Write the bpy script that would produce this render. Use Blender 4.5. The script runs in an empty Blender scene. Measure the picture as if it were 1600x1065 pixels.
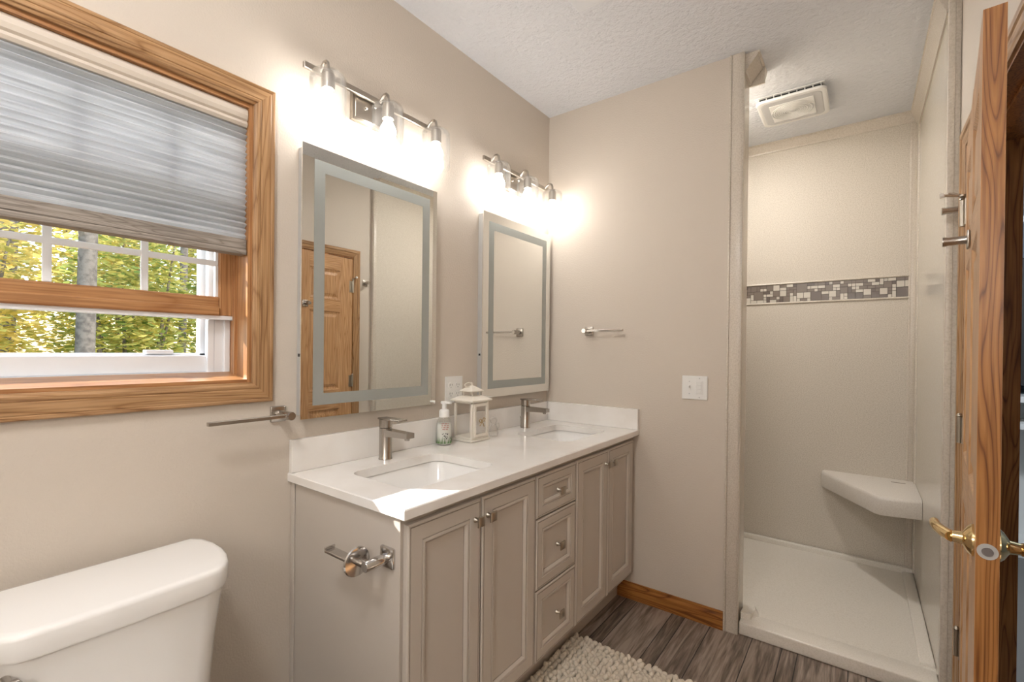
import bpy, bmesh, math, random
from mathutils import Vector, Matrix
random.seed(7)
PI = math.pi
SC = bpy.context.scene
COL = SC.collection

# ------------------------------------------------------------------ camera
yaw, pitch, roll, FPX = .6467, -.0039, .0107, 732.8
fw = Vector((-math.sin(yaw)*math.cos(pitch), math.cos(yaw)*math.cos(pitch), math.sin(pitch)))
rt = Vector((math.cos(yaw), math.sin(yaw), 0))
up = rt.cross(fw)
r2 = math.cos(roll)*rt + math.sin(roll)*up
u2 = -math.sin(roll)*rt + math.cos(roll)*up
cam = bpy.data.cameras.new('camera')
cam.sensor_width = 36
cam.sensor_fit = 'HORIZONTAL'
cam.lens = FPX/1600*36
cam.shift_x = 8.47/1600
cam.shift_y = 16.6/1600
cam.clip_start = .01
cam.clip_end = 200
co = bpy.data.objects.new('camera', cam)
COL.objects.link(co)
m = Matrix((r2, u2, -fw)).transposed().to_4x4()
m.translation = Vector((1.5239, 0, 1.3305))
co.matrix_world = m
SC.camera = co

# ------------------------------------------------------------------ world, sun, exposure
SC.view_settings.view_transform = 'Standard'
SC.view_settings.look = 'None'
SC.view_settings.gamma = 1
SC.view_settings.use_curve_mapping = False
SC.view_settings.exposure = 0.5
w = bpy.data.worlds.new('world'); SC.world = w
w.use_nodes = True
wn = w.node_tree
bg = wn.nodes['Background']
sky = wn.nodes.new('ShaderNodeTexSky')
sky.sky_type = 'NISHITA'
sky.sun_disc = False
sky.sun_elevation = math.radians(34)
sky.sun_rotation = math.radians(60)
sky.air_density = 1.2
wn.links.new(sky.outputs[0], bg.inputs[0])
bg.inputs[1].default_value = .55

def lamp(name, kind, loc, energy, color=(1, 1, 1), size=.1, direction=None, size_y=None):
    l = bpy.data.lights.new(name, kind)
    l.energy = energy; l.color = color
    if kind == 'AREA':
        l.size = size
        if size_y: l.shape = 'RECTANGLE'; l.size_y = size_y
    elif kind == 'SUN': l.angle = size
    else: l.shadow_soft_size = size
    o = bpy.data.objects.new(name, l); COL.objects.link(o)
    o.location = loc
    if direction is not None:
        o.rotation_euler = Vector(direction).to_track_quat('-Z', 'Y').to_euler()
    return o
lamp('sun', 'SUN', (-6, -4, 6), 9.0, (1, .95, .88), .006, (1, .60, -.70))
# added unseen fill lamps in shower and hall; more fill fixtures are built below
lamp('shower_fill_lamp', 'AREA', (.88, 2.84, 2.725), 9, (1, .96, .92), .13, (0, 0, -1))
lamp('hall_fill_lamp', 'POINT', (2.7, 3.0, 2.3), 60, (.9, .95, 1), .1)  # added to brighten the room past the doorway

# ------------------------------------------------------------------ materials
def mat(name, color, rough=.5, metal=0., spec=.5, bump=None, mix=None, coat=0, **kw):
    """bump=(scale,strength); mix=(color2,scale,lo,hi) noise mottling"""
    m = bpy.data.materials.new(name); m.use_nodes = True
    nt = m.node_tree; b = nt.nodes['Principled BSDF']
    b.inputs['Base Color'].default_value = (*color, 1)
    b.inputs['Roughness'].default_value = rough
    b.inputs['Metallic'].default_value = metal
    b.inputs['Specular IOR Level'].default_value = spec
    b.inputs['Coat Weight'].default_value = coat
    b.inputs['Coat Roughness'].default_value = .05
    tc = nt.nodes.new('ShaderNodeTexCoord')
    if mix:
        n = nt.nodes.new('ShaderNodeTexNoise'); n.inputs['Scale'].default_value = mix[1]
        n.inputs['Detail'].default_value = 3
        nt.links.new(tc.outputs['Object'], n.inputs['Vector'])
        r = nt.nodes.new('ShaderNodeValToRGB')
        r.color_ramp.elements[0].position = mix[2]; r.color_ramp.elements[1].position = mix[3]
        r.color_ramp.elements[0].color = (*mix[0], 1); r.color_ramp.elements[1].color = (*color, 1)
        nt.links.new(n.outputs[0], r.inputs[0]); nt.links.new(r.outputs[0], b.inputs['Base Color'])
    if bump:
        n = nt.nodes.new('ShaderNodeTexNoise'); n.inputs['Scale'].default_value = bump[0]
        n.inputs['Detail'].default_value = 4
        nt.links.new(tc.outputs['Object'], n.inputs['Vector'])
        bp = nt.nodes.new('ShaderNodeBump'); bp.inputs['Strength'].default_value = bump[1]
        bp.inputs['Distance'].default_value = bump[2] if len(bump) > 2 else .003
        nt.links.new(n.outputs[0], bp.inputs['Height']); nt.links.new(bp.outputs[0], b.inputs['Normal'])
    return m

def wood(name, light, mid, dark, axis='Z', rough=.35, scale=1., spec=.4):
    m = bpy.data.materials.new(name); m.use_nodes = True
    nt = m.node_tree; b = nt.nodes['Principled BSDF']
    b.inputs['Roughness'].default_value = rough
    b.inputs['Specular IOR Level'].default_value = spec
    tc = nt.nodes.new('ShaderNodeTexCoord')
    mp = nt.nodes.new('ShaderNodeMapping')
    k = {'X': (.07, 1, 1), 'Y': (1, .07, 1), 'Z': (1, 1, .07)}[axis]
    mp.inputs['Scale'].default_value = [q*scale for q in k]
    nt.links.new(tc.outputs['Object'], mp.inputs['Vector'])
    # cathedral grain: distorted rings
    n1 = nt.nodes.new('ShaderNodeTexNoise'); n1.inputs['Scale'].default_value = 14
    n1.inputs['Detail'].default_value = 1.5; n1.inputs['Roughness'].default_value = .4
    nt.links.new(mp.outputs[0], n1.inputs['Vector'])
    mu = nt.nodes.new('ShaderNodeMath'); mu.operation = 'MULTIPLY'; mu.inputs[1].default_value = 15
    nt.links.new(n1.outputs[0], mu.inputs[0])
    fr = nt.nodes.new('ShaderNodeMath'); fr.operation = 'PINGPONG'; fr.inputs[1].default_value = .5
    nt.links.new(mu.outputs[0], fr.inputs[0])
    r1 = nt.nodes.new('ShaderNodeValToRGB')
    e = r1.color_ramp.elements
    e[0].position = 0; e[0].color = (*dark, 1); e[1].position = .5; e[1].color = (*light, 1)
    x = e.new(.13); x.color = (*mid, 1)
    nt.links.new(fr.outputs[0], r1.inputs[0])
    # fine pores
    n2 = nt.nodes.new('ShaderNodeTexNoise'); n2.inputs['Scale'].default_value = 160
    n2.inputs['Detail'].default_value = 3
    mp2 = nt.nodes.new('ShaderNodeMapping')
    k2 = {'X': (.03, 1, 1), 'Y': (1, .03, 1), 'Z': (1, 1, .03)}[axis]
    mp2.inputs['Scale'].default_value = k2
    nt.links.new(tc.outputs['Object'], mp2.inputs['Vector']); nt.links.new(mp2.outputs[0], n2.inputs['Vector'])
    r2_ = nt.nodes.new('ShaderNodeValToRGB')
    r2_.color_ramp.elements[0].position = .38; r2_.color_ramp.elements[0].color = (*[c*.62 for c in mid], 1)
    r2_.color_ramp.elements[1].position = .56; r2_.color_ramp.elements[1].color = (1, 1, 1, 1)
    nt.links.new(n2.outputs[0], r2_.inputs[0])
    mx = nt.nodes.new('ShaderNodeMix'); mx.data_type = 'RGBA'; mx.blend_type = 'MULTIPLY'
    mx.inputs[0].default_value = .38
    nt.links.new(r1.outputs[0], mx.inputs[6]); nt.links.new(r2_.outputs[0], mx.inputs[7])
    nt.links.new(mx.outputs[2], b.inputs['Base Color'])
    bp = nt.nodes.new('ShaderNodeBump'); bp.inputs['Strength'].default_value = .12
    bp.inputs['Distance'].default_value = .001
    nt.links.new(n2.outputs[0], bp.inputs['Height']); nt.links.new(bp.outputs[0], b.inputs['Normal'])
    return m

def glass(name, tint=(1, 1, 1), refl=.9, rough=.0, extra=0.04, bump=0):
    """clear thin glass: see-through with a Fresnel reflection"""
    m = bpy.data.materials.new(name); m.use_nodes = True
    nt = m.node_tree; nt.nodes.clear()
    out = nt.nodes.new('ShaderNodeOutputMaterial')
    t = nt.nodes.new('ShaderNodeBsdfTransparent'); t.inputs[0].default_value = (*tint, 1)
    g = nt.nodes.new('ShaderNodeBsdfGlossy'); g.inputs['Roughness'].default_value = rough
    lw = nt.nodes.new('ShaderNodeLayerWeight'); lw.inputs['Blend'].default_value = .22
    ma = nt.nodes.new('ShaderNodeMath'); ma.operation = 'MULTIPLY_ADD'
    ma.inputs[1].default_value = refl*.5; ma.inputs[2].default_value = extra
    nt.links.new(lw.outputs['Fresnel'], ma.inputs[0])
    mx = nt.nodes.new('ShaderNodeMixShader')
    nt.links.new(ma.outputs[0], mx.inputs[0]); nt.links.new(t.outputs[0], mx.inputs[1]); nt.links.new(g.outputs[0], mx.inputs[2])
    nt.links.new(mx.outputs[0], out.inputs[0])
    if bump:
        tr = nt.nodes.new('ShaderNodeBsdfTranslucent'); tr.inputs[0].default_value = (.95, .93, .91, 1)
        m2 = nt.nodes.new('ShaderNodeMixShader'); m2.inputs[0].default_value = .009
        nt.links.new(mx.outputs[0], m2.inputs[1]); nt.links.new(tr.outputs[0], m2.inputs[2]); nt.links.new(m2.outputs[0], out.inputs[0])
        tc = nt.nodes.new('ShaderNodeTexCoord')
        v = nt.nodes.new('ShaderNodeTexVoronoi'); v.inputs['Scale'].default_value = 160
        nt.links.new(tc.outputs['Object'], v.inputs['Vector'])
        bp = nt.nodes.new('ShaderNodeBump'); bp.inputs['Strength'].default_value = bump; bp.inputs['Distance'].default_value = .002
        nt.links.new(v.outputs[0], bp.inputs['Height'])
        nt.links.new(bp.outputs[0], g.inputs['Normal']); nt.links.new(bp.outputs[0], lw.inputs['Normal'])
    return m

def emit(name, color, strength):
    m = bpy.data.materials.new(name); m.use_nodes = True
    nt = m.node_tree; b = nt.nodes['Principled BSDF']
    b.inputs['Base Color'].default_value = (.9, .9, .9, 1)
    b.inputs['Emission Color'].default_value = (*color, 1)
    b.inputs['Emission Strength'].default_value = strength
    return m

M = {}
M['wall'] = mat('wall_paint', (.63, .565, .49), .55, bump=(150, .45), spec=.3)
M['ceiling'] = mat('ceiling_paint', (.78, .80, .84), .9, bump=(48, 1.0, .010), spec=.1)
M['cab'] = mat('cabinet_paint', (.545, .495, .44), .42, spec=.4)
M['cab_groove'] = mat('cabinet_groove_dark', (.27, .23, .19), .6)  # darker colour for the grooves of the fronts
M['quartz'] = mat('white_quartz', (.86, .84, .81), .12, mix=((.82, .79, .75), 7, .35, .6))
M['ceramic'] = mat('white_ceramic', (.86, .85, .83), .06)
M['nickel'] = mat('brushed_nickel', (.46, .43, .395), .26, 1.0)
M['nickel_warm'] = mat('warm_brushed_nickel', (.44, .40, .35), .32, 1.0)
M['chrome'] = mat('polished_nickel', (.62, .60, .58), .12, 1.0)
M['bronze'] = mat('satin_hinge', (.44, .40, .34), .34, 1.0)
M['brass'] = mat('polished_brass', (.85, .66, .36), .10, 1.0)
M['mirror'] = mat('mirror_silver', (.90, .915, .90), .0, 1.0)
M['frost'] = mat('frosted_glass', (.40, .43, .415), .45, .4)
M['lightgrey'] = mat('aluminium_case', (.55, .55, .54), .4, .4)
M['white'] = mat('white_plastic', (.82, .82, .80), .3)
M['fan_grey'] = mat('speaker_grille', (.56, .56, .56), .5)
M['ventwhite'] = mat('vent_enamel', (.80, .82, .85), .6, spec=.2)
M['dark'] = mat('dark_slot', (.02, .02, .02), .6)
M['vinyl'] = mat('white_vinyl', (.80, .82, .85), .35)
M['panel'] = mat('shower_panel', (.68, .63, .555), .5, spec=.15, mix=((.55, .50, .425), 190, .36, .58))
M['panel_gloss'] = mat('shower_panel_polished', (.68, .63, .555), .12, spec=.22, mix=((.61, .56, .485), 190, .36, .58))
M['pan'] = mat('shower_pan', (.80, .76, .69), .28, mix=((.73, .69, .61), 170, .36, .55))
M['crown'] = mat('shower_crown', (.66, .60, .52), .3, mix=((.57, .51, .43), 160, .36, .58))
M['seat'] = mat('solid_surface_seat', (.74, .70, .64), .3, mix=((.66, .61, .55), 210, .36, .55))
OL, OM, OD = (.47, .285, .145), (.41, .235, .11), (.28, .145, .06)
for a in 'XYZ':
    M['oak'+a] = wood('oak_'+a, OL, OM, OD, a)
    M['pine'+a] = wood('stained_pine_'+a, (.49, .26, .115), (.44, .22, .092), (.36, .165, .062), a, scale=.6)
    M['door'+a] = wood('door_oak_'+a, (.62, .38, .20), (.56, .32, .155), (.44, .235, .10), a)
M['edge'] = wood('door_edge_oak', (.42, .19, .058), (.35, .145, .040), (.17, .060, .016), 'Z', scale=1.3)
M['base'] = wood('baseboard_oak', (.43, .185, .045), (.37, .145, .034), (.18, .06, .012), 'X')
M['clear'] = glass('clear_glass', refl=.8, extra=.03)
M['seeded'] = glass('seeded_glass', (.985, .985, .98), refl=.75, extra=.02, bump=.25)
M['bottle'] = glass('bottle_plastic', (.97, .98, .97), refl=.6, extra=.06)
M['bulb'] = emit('lit_bulb', (1, .955, .91), 35)
M['rug'] = mat('wool_rug', (.72, .645, .54), .9, spec=.1, bump=(220, .5))
M['lantern'] = mat('cream_painted_metal', (.80, .755, .67), .5)
M['twine'] = mat('twine', (.42, .30, .16), .8)
M['bark'] = mat('bark', (.19, .165, .135), .9, mix=((.10, .085, .07), 20, .35, .6))
M['green'] = mat('grass_print', (.10, .22, .06), .5)
M['red'] = mat('red_print', (.45, .14, .12), .5)
M['black'] = mat('black_print', (.03, .03, .03), .5)
M['door_slot'] = mat('steel_latch', (.35, .34, .36), .3, 1.)

def leaf_mat(name, c1, c2):
    m = bpy.data.materials.new(name); m.use_nodes = True
    nt = m.node_tree; b = nt.nodes['Principled BSDF']
    oi = nt.nodes.new('ShaderNodeAttribute'); oi.attribute_name = 'tone'
    r = nt.nodes.new('ShaderNodeValToRGB')
    r.color_ramp.elements[0].color = (*c1, 1); r.color_ramp.elements[1].color = (*c2, 1)
    nt.links.new(oi.outputs['Fac'], r.inputs[0]); nt.links.new(r.outputs[0], b.inputs['Base Color'])
    b.inputs['Roughness'].default_value = .5
    tr = nt.nodes.new('ShaderNodeBsdfTranslucent')
    nt.links.new(r.outputs[0], tr.inputs[0])
    mx = nt.nodes.new('ShaderNodeMixShader'); mx.inputs[0].default_value = .45
    out = nt.nodes['Material Output']
    nt.links.new(b.outputs[0], mx.inputs[1]); nt.links.new(tr.outputs[0], mx.inputs[2]); nt.links.new(mx.outputs[0], out.inputs[0])
    return m
M['leafY'] = leaf_mat('yellow_leaves', (.42, .42, .10), (.85, .66, .22))
M['leafG'] = leaf_mat('green_leaves', (.18, .29, .07), (.80, .68, .20))
M['ground'] = mat('leaf_litter', (.22, .19, .09), .9, mix=((.16, .17, .06), 4, .4, .6))

# pleated shade fabric: translucent
def fabric():
    m = bpy.data.materials.new('shade_fabric'); m.use_nodes = True
    nt = m.node_tree; nt.nodes.clear()
    out = nt.nodes.new('ShaderNodeOutputMaterial')
    d = nt.nodes.new('ShaderNodeBsdfDiffuse'); t = nt.nodes.new('ShaderNodeBsdfTranslucent')
    tc = nt.nodes.new('ShaderNodeTexCoord'); mp = nt.nodes.new('ShaderNodeMapping')
    mp.inputs['Scale'].default_value = (1, .06, 1)
    n = nt.nodes.new('ShaderNodeTexNoise'); n.inputs['Scale'].default_value = 90; n.inputs['Detail'].default_value = 4
    nt.links.new(tc.outputs['Object'], mp.inputs[0]); nt.links.new(mp.outputs[0], n.inputs['Vector'])
    r = nt.nodes.new('ShaderNodeValToRGB')
    r.color_ramp.elements[0].position = .3; r.color_ramp.elements[1].position = .7
    r.color_ramp.elements[0].color = (.55, .56, .575, 1); r.color_ramp.elements[1].color = (.76, .77, .785, 1)
    nt.links.new(n.outputs[0], r.inputs[0])
    nt.links.new(r.outputs[0], d.inputs[0]); nt.links.new(r.outputs[0], t.inputs[0])
    mx = nt.nodes.new('ShaderNodeMixShader'); mx.inputs[0].default_value = .55
    nt.links.new(d.outputs[0], mx.inputs[1]); nt.links.new(t.outputs[0], mx.inputs[2]); nt.links.new(mx.outputs[0], out.inputs[0])
    return m
M['fabric'] = fabric()
M['rail'] = wood('shade_rail', (.36, .32, .28), (.31, .27, .235), (.22, .185, .155), 'Y', rough=.7, scale=2.5)
M['valence'] = mat('shade_headrail', (.62, .55, .47), .5)

# plank floor: tone per plank from a mesh attribute
def floor_mat():
    m = bpy.data.materials.new('plank_floor'); m.use_nodes = True
    nt = m.node_tree; b = nt.nodes['Principled BSDF']
    at = nt.nodes.new('ShaderNodeAttribute'); at.attribute_name = 'tone'
    tc = nt.nodes.new('ShaderNodeTexCoord'); mp = nt.nodes.new('ShaderNodeMapping')
    mp.inputs['Scale'].default_value = (1, .07, 1)
    cx = nt.nodes.new('ShaderNodeCombineXYZ')
    mm = nt.nodes.new('ShaderNodeMath'); mm.operation = 'MULTIPLY'; mm.inputs[1].default_value = 37
    nt.links.new(at.outputs['Fac'], mm.inputs[0]); nt.links.new(mm.outputs[0], cx.inputs[2])
    va = nt.nodes.new('ShaderNodeVectorMath'); va.operation = 'ADD'
    nt.links.new(tc.outputs['Object'], mp.inputs[0]); nt.links.new(mp.outputs[0], va.inputs[0]); nt.links.new(cx.outputs[0], va.inputs[1])
    n = nt.nodes.new('ShaderNodeTexNoise'); n.inputs['Scale'].default_value = 38; n.inputs['Detail'].default_value = 6
    n.inputs['Distortion'].default_value = 1.2
    nt.links.new(va.outputs[0], n.inputs['Vector'])
    n2 = nt.nodes.new('ShaderNodeTexNoise'); n2.inputs['Scale'].default_value = 150; n2.inputs['Detail'].default_value = 3
    nt.links.new(va.outputs[0], n2.inputs['Vector'])
    ad = nt.nodes.new('ShaderNodeMath'); ad.operation = 'MULTIPLY_ADD'; ad.inputs[1].default_value = .35
    nt.links.new(n2.outputs[0], ad.inputs[0]); nt.links.new(n.outputs[0], ad.inputs[2])
    ad2 = nt.nodes.new('ShaderNodeMath'); ad2.operation = 'MULTIPLY_ADD'; ad2.inputs[1].default_value = .22
    nt.links.new(at.outputs['Fac'], ad2.inputs[0]); nt.links.new(ad.outputs[0], ad2.inputs[2])
    r = nt.nodes.new('ShaderNodeValToRGB'); e = r.color_ramp.elements
    e[0].position = .50; e[0].color = (.045, .032, .025, 1)
    e[1].position = .98; e[1].color = (.37, .30, .245, 1)
    x = e.new(.70); x.color = (.14, .104, .080, 1)
    nt.links.new(ad2.outputs[0], r.inputs[0]); nt.links.new(r.outputs[0], b.inputs['Base Color'])
    b.inputs['Roughness'].default_value = .38
    bp = nt.nodes.new('ShaderNodeBump'); bp.inputs['Strength'].default_value = .25; bp.inputs['Distance'].default_value = .001
    nt.links.new(ad.outputs[0], bp.inputs['Height']); nt.links.new(bp.outputs[0], b.inputs['Normal'])
    return m
M['floor'] = floor_mat()
M['hallwall'] = mat('hall_wall_paint', (.20, .235, .27), .7, bump=(120, .2))
M['hallfloor'] = mat('hall_carpet', (.22, .21, .20), .95)

# ------------------------------------------------------------------ mesh helpers
BASE = {}
def bm_new(): return bmesh.new()
def box(bm, x0, x1, y0, y1, z0, z1, bev=0, seg=2, mi=0):
    r = bmesh.ops.create_cube(bm, size=1)
    vs = r['verts']
    for v in vs:
        v.co = Vector(((x0+x1)/2+v.co.x*(x1-x0), (y0+y1)/2+v.co.y*(y1-y0), (z0+z1)/2+v.co.z*(z1-z0)))
    fs = {f for v in vs for f in v.link_faces}
    for f in fs: f.material_index = mi
    if bev:
        es = list({e for v in vs for e in v.link_edges})
        bmesh.ops.bevel(bm, geom=es, offset=bev, segments=seg, profile=.5, affect='EDGES')
    return bm
def ring_bridge(bm, a, b, mi=0, closed=True):
    n = len(a)
    for i in range(n if closed else n-1):
        j = (i+1) % n
        try: f = bm.faces.new((a[i], a[j], b[j], b[i])); f.material_index = mi
        except ValueError: pass
def lathe(bm, prof, seg=24, axis='Z', origin=(0, 0, 0), mi=0, cap=True):
    """prof = [(radius, height)] along axis"""
    rings = []
    o = Vector(origin)
    for r, h in prof:
        ring = []
        for i in range(seg):
            a = 2*PI*i/seg
            c, s = r*math.cos(a), r*math.sin(a)
            p = {'Z': Vector((c, s, h)), 'X': Vector((h, c, s)), 'Y': Vector((s, h, c))}[axis]
            ring.append(bm.verts.new(o+p))
        rings.append(ring)
    for a, b in zip(rings, rings[1:]): ring_bridge(bm, a, b, mi)
    if cap:
        for ring in (rings[0], rings[-1]):
            f = bm.faces.new(ring); f.material_index = mi
    return bm
def tube(bm, pts, r, seg=12, mi=0, cap=True):
    pts = [Vector(p) for p in pts]
    rs = r if isinstance(r, (list, tuple)) else [r]*len(pts)
    rings = []; prev = None
    for i, p in enumerate(pts):
        d = (pts[min(i+1, len(pts)-1)]-pts[max(i-1, 0)]).normalized()
        if prev is None:
            a = Vector((0, 0, 1)) if abs(d.z) < .9 else Vector((1, 0, 0))
            n = d.cross(a).normalized()
        else:
            n = (prev-d*prev.dot(d)).normalized()
        prev = n; b = d.cross(n)
        rings.append([bm.verts.new(p+rs[i]*(math.cos(2*PI*k/seg)*n+math.sin(2*PI*k/seg)*b)) for k in range(seg)])
    for a, b in zip(rings, rings[1:]): ring_bridge(bm, a, b, mi)
    if cap:
        for ring in (rings[0], rings[-1]):
            f = bm.faces.new(ring); f.material_index = mi
    return bm
def loft(bm, rings, mi=0, cap=(True, True)):
    vr = [[bm.verts.new(p) for p in ring] for ring in rings]
    for a, b in zip(vr, vr[1:]): ring_bridge(bm, a, b, mi)
    if cap[0]: bm.faces.new(vr[0]).material_index = mi
    if cap[1]: bm.faces.new(vr[-1]).material_index = mi
    return bm
def rrect(x0, x1, y0, y1, r, z, seg=6):
    pts = []
    for cx, cy, a0 in ((x1-r, y1-r, 0), (x0+r, y1-r, 90), (x0+r, y0+r, 180), (x1-r, y0+r, 270)):
        for i in range(seg+1):
            a = math.radians(a0+90*i/seg)
            pts.append((cx+r*math.cos(a), cy+r*math.sin(a), z))
    return pts
def fr(n):
    """axis frames for rectangular moulding: (u, v, out)"""
    return {'+X': (lambda u, v, d: (d, u, v)), '-Y': (lambda u, v, d: (u, -d, v)), '-X': (lambda u, v, d: (-d, u, v)),
            'L': (lambda u, v, d: (u, d, v))}[n]
def rectloops(bm, f, u0, u1, v0, v1, prof, sides=(0, 1, 2, 3), fill=False, mis=None, off=0):
    """concentric rectangles, prof = [(inset, depth)]"""
    loops = []
    for ins, d in prof:
        loops.append([Vector(f(u, v, d+off)) for u, v in ((u0+ins, v0+ins), (u1-ins, v0+ins), (u1-ins, v1-ins), (u0+ins, v1-ins))])
    for k, (a, b) in enumerate(zip(loops, loops[1:])):
        for s in sides:
            t = (s+1) % 4
            q = [bm.verts.new(p) for p in (a[s], a[t], b[t], b[s])]
            fc = bm.faces.new(q)
            if mis: fc.material_index = mis[k]
    if fill:
        bm.faces.new([bm.verts.new(p) for p in loops[-1]])
    return bm
def part(name, bm, m, parent=None, label=None, smooth=False, weld=False, local=False, auto=None):
    if weld: bmesh.ops.remove_doubles(bm, verts=bm.verts, dist=1e-5)
    bmesh.ops.recalc_face_normals(bm, faces=bm.faces)
    base = BASE.get(root_name(parent), Vector((0, 0, 0))) if parent else Vector((0, 0, 0))
    for v in bm.verts: v.co -= base
    me = bpy.data.meshes.new(name)
    bm.to_mesh(me); bm.free()
    for mm in (m if isinstance(m, (list, tuple)) else [m]): me.materials.append(M[mm] if isinstance(mm, str) else mm)
    if smooth:
        for p in me.polygons: p.use_smooth = True
        try: me.set_sharp_from_angle(angle=math.radians(auto or 40))
        except Exception: pass
    o = bpy.data.objects.new(name, me); COL.objects.link(o)
    if parent: o.parent = parent
    if label: o['label'] = label
    return o
def root_name(o):
    while o.parent: o = o.parent
    return o.name
def thing(name, label, cat, loc=(0, 0, 0), rotz=0, group=None, local=False):
    o = bpy.data.objects.new(name, None); COL.objects.link(o)
    o.empty_display_size = .05
    o.location = loc; o.rotation_euler = (0, 0, rotz)
    if label: o['label'] = label
    if cat: o['category'] = cat
    if group: o['group'] = group
    BASE[o.name] = Vector((0, 0, 0)) if local else Vector(loc)
    return o
def tag(o, label, cat, group=None, kind=None):
    o['label'] = label
    if cat: o['category'] = cat
    if group: o['group'] = group
    if kind: o['kind'] = kind
    return o
def struct(name, bm, m, label=None, parent=None, **kw):
    o = part(name, bm, m, parent, **kw)
    if not parent: o['kind'] = 'structure'
    if label: o['label'] = label
    return o
def sroot(name, loc, label):
    o = thing(name, label, None, loc); o['kind'] = 'structure'; return o
def copy_tree(o, parent=None):
    c = o.copy(); COL.objects.link(c)
    if parent: c.parent = parent
    for ch in list(o.children): copy_tree(ch, c)
    return c
def dup(o, loc, label, rotz=None):
    c = copy_tree(o); c.location = loc; c['label'] = label
    if rotz is not None: c.rotation_euler = (0, 0, rotz)
    return c

H = 2.74      # ceiling
L = 2.426     # end wall plane
RW = 1.815    # right wall plane
YB = -1.05    # wall behind the camera

# ------------------------------------------------------------------ room shell
# floor: planks of three widths running along Y
bm = bm_new(); tl = bm.faces.layers.float.new('tone')
xs = []; x = .47 - 1.08
pat = [.06, .06, .18, .06, .12, .18, .12, .06, .12, .12]
# anchored so that joints fall at .47 .53 .592 .774 .836 .956 1.136
x = -.0; edges = [0.0, .12, .18, .30, .41, .47, .532, .592, .774, .836, .956, 1.136, 1.256, 1.316, 1.496, 1.556, 1.676, 1.80, 1.95]
for a, b in zip(edges, edges[1:]):
    y = YB - random.uniform(0, .9)
    while y < 2.5:
        ln = random.uniform(.55, 1.15); y2 = y+ln
        ya, yb = max(y, YB), min(y2, 2.50)
        if yb > ya+.01:
            g = .0018
            vs = [bm.verts.new(p) for p in ((a+g, ya+g, 0), (b-g, ya+g, 0), (b-g, yb-g, 0), (a+g, yb-g, 0))]
            f = bm.faces.new(vs); f[tl] = random.random()
        y = y2
vs = [bm.verts.new(p) for p in ((0, YB, -.0015), (1.95, YB, -.0015), (1.95, 2.5, -.0015), (0, 2.5, -.0015))]
f = bm.faces.new(vs); f.material_index = 1
fl = struct('floor', bm, ['floor', 'dark'], 'grey brown wood plank floor in planks of three widths')

bm = bm_new(); box(bm, -.2, 2.0, YB-.1, 3.75, H, H+.1)
struct('ceiling', bm, 'ceiling', 'white textured ceiling over the bathroom and shower')

# window opening in the left wall
WY0, WY1, WZ0, WZ1 = -.42, .690, 1.220, 2.085
bm = bm_new()
T = -.16
box(bm, T, 0, YB-.1, WY0, 0, H); box(bm, T, 0, WY1, 3.75, 0, H)
box(bm, T, 0, WY0, WY1, 0, WZ0); box(bm, T, 0, WY0, WY1, WZ1, H)
struct('wall_left', bm, 'wall', 'beige painted wall with the window, mirrors and vanity')
bm = bm_new(); box(bm, 0, 1.058, L, L+.16, 0, H)
struct('wall_end', bm, 'wall', 'beige painted wall at the end of the vanity beside the shower')
bm = bm_new(); box(bm, 0, 2.0, YB-.1, YB, 0, H)
struct('wall_rear', bm, 'wall', 'beige painted wall opposite the end wall')
DY0, DY1, DZ = 1.345, 2.250, 2.045     # doorway
bm = bm_new()
box(bm, RW, RW+.115, YB, DY0-.02, 0, H); box(bm, RW, RW+.115, DY1+.02, 3.75, 0, H); box(bm, RW, RW+.115, DY0-.02, DY1+.02, DZ+.02, H)
struct('wall_right', bm, 'wall', 'cream painted wall around the doorway')

# hall beyond the doorway
bm = bm_new(); box(bm, 1.93, 4.2, 5.2, 5.3, 0, H); box(bm, 4.2, 4.3, YB, 5.3, 0, H); box(bm, 1.93, 4.3, YB-.1, YB, 0, H)
box(bm, 1.86, 1.93, 3.75, 5.2, 0, H)
struct('wall_hall', bm, 'hallwall', 'slate grey wall of the dim room beyond the doorway')
bm = bm_new(); box(bm, 1.93, 4.3, YB-.1, 5.3, -.02, -.001)
struct('floor_hall', bm, 'hallfloor', 'grey carpet of the room beyond the doorway')
bm = bm_new(); box(bm, 2.0, 4.3, YB-.1, 5.3, H, H+.1)
struct('ceiling_hall', bm, 'hallwall', 'ceiling of the room beyond the doorway')

# ------------------------------------------------------------------ shower
SXL, SYB, PX = .74, 3.60, 1.781
bm = bm_new(); box(bm, SXL-.1, SXL, L+.16, SYB+.1, 0, H)
struct('wall_shower_left', bm, 'panel', 'speckled panel wall at the hidden side of the shower')
bm = bm_new()
box(bm, SXL, RW, SYB, SYB+.1, 0, 1.66); box(bm, SXL, RW, SYB, SYB+.1, 1.79, H); box(bm, SXL, RW, SYB+.012, SYB+.1, 1.66, 1.79)
struct('wall_shower_back', bm, 'panel', 'beige speckled solid panel wall at the back of the shower')
bm = bm_new(); box(bm, PX, RW-.0005, 2.44, SYB-.0005, .0005, H-.0005)
struct('wall_shower_right', bm, 'panel_gloss', 'polished speckled panel on the right side of the shower')
bm = bm_new(); box(bm, 1.058, 1.066, L+.004, L+.16, 0, H-.0005); box(bm, SXL, 1.066, L+.16, L+.168, 0, H-.0005)
struct('wall_shower_return', bm, 'panel_gloss', 'speckled panel on the inner face of the end wall')

def trim(name, bm, m, label, smooth=True): return struct(name, bm, m, label, smooth=smooth, auto=35)
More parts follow.
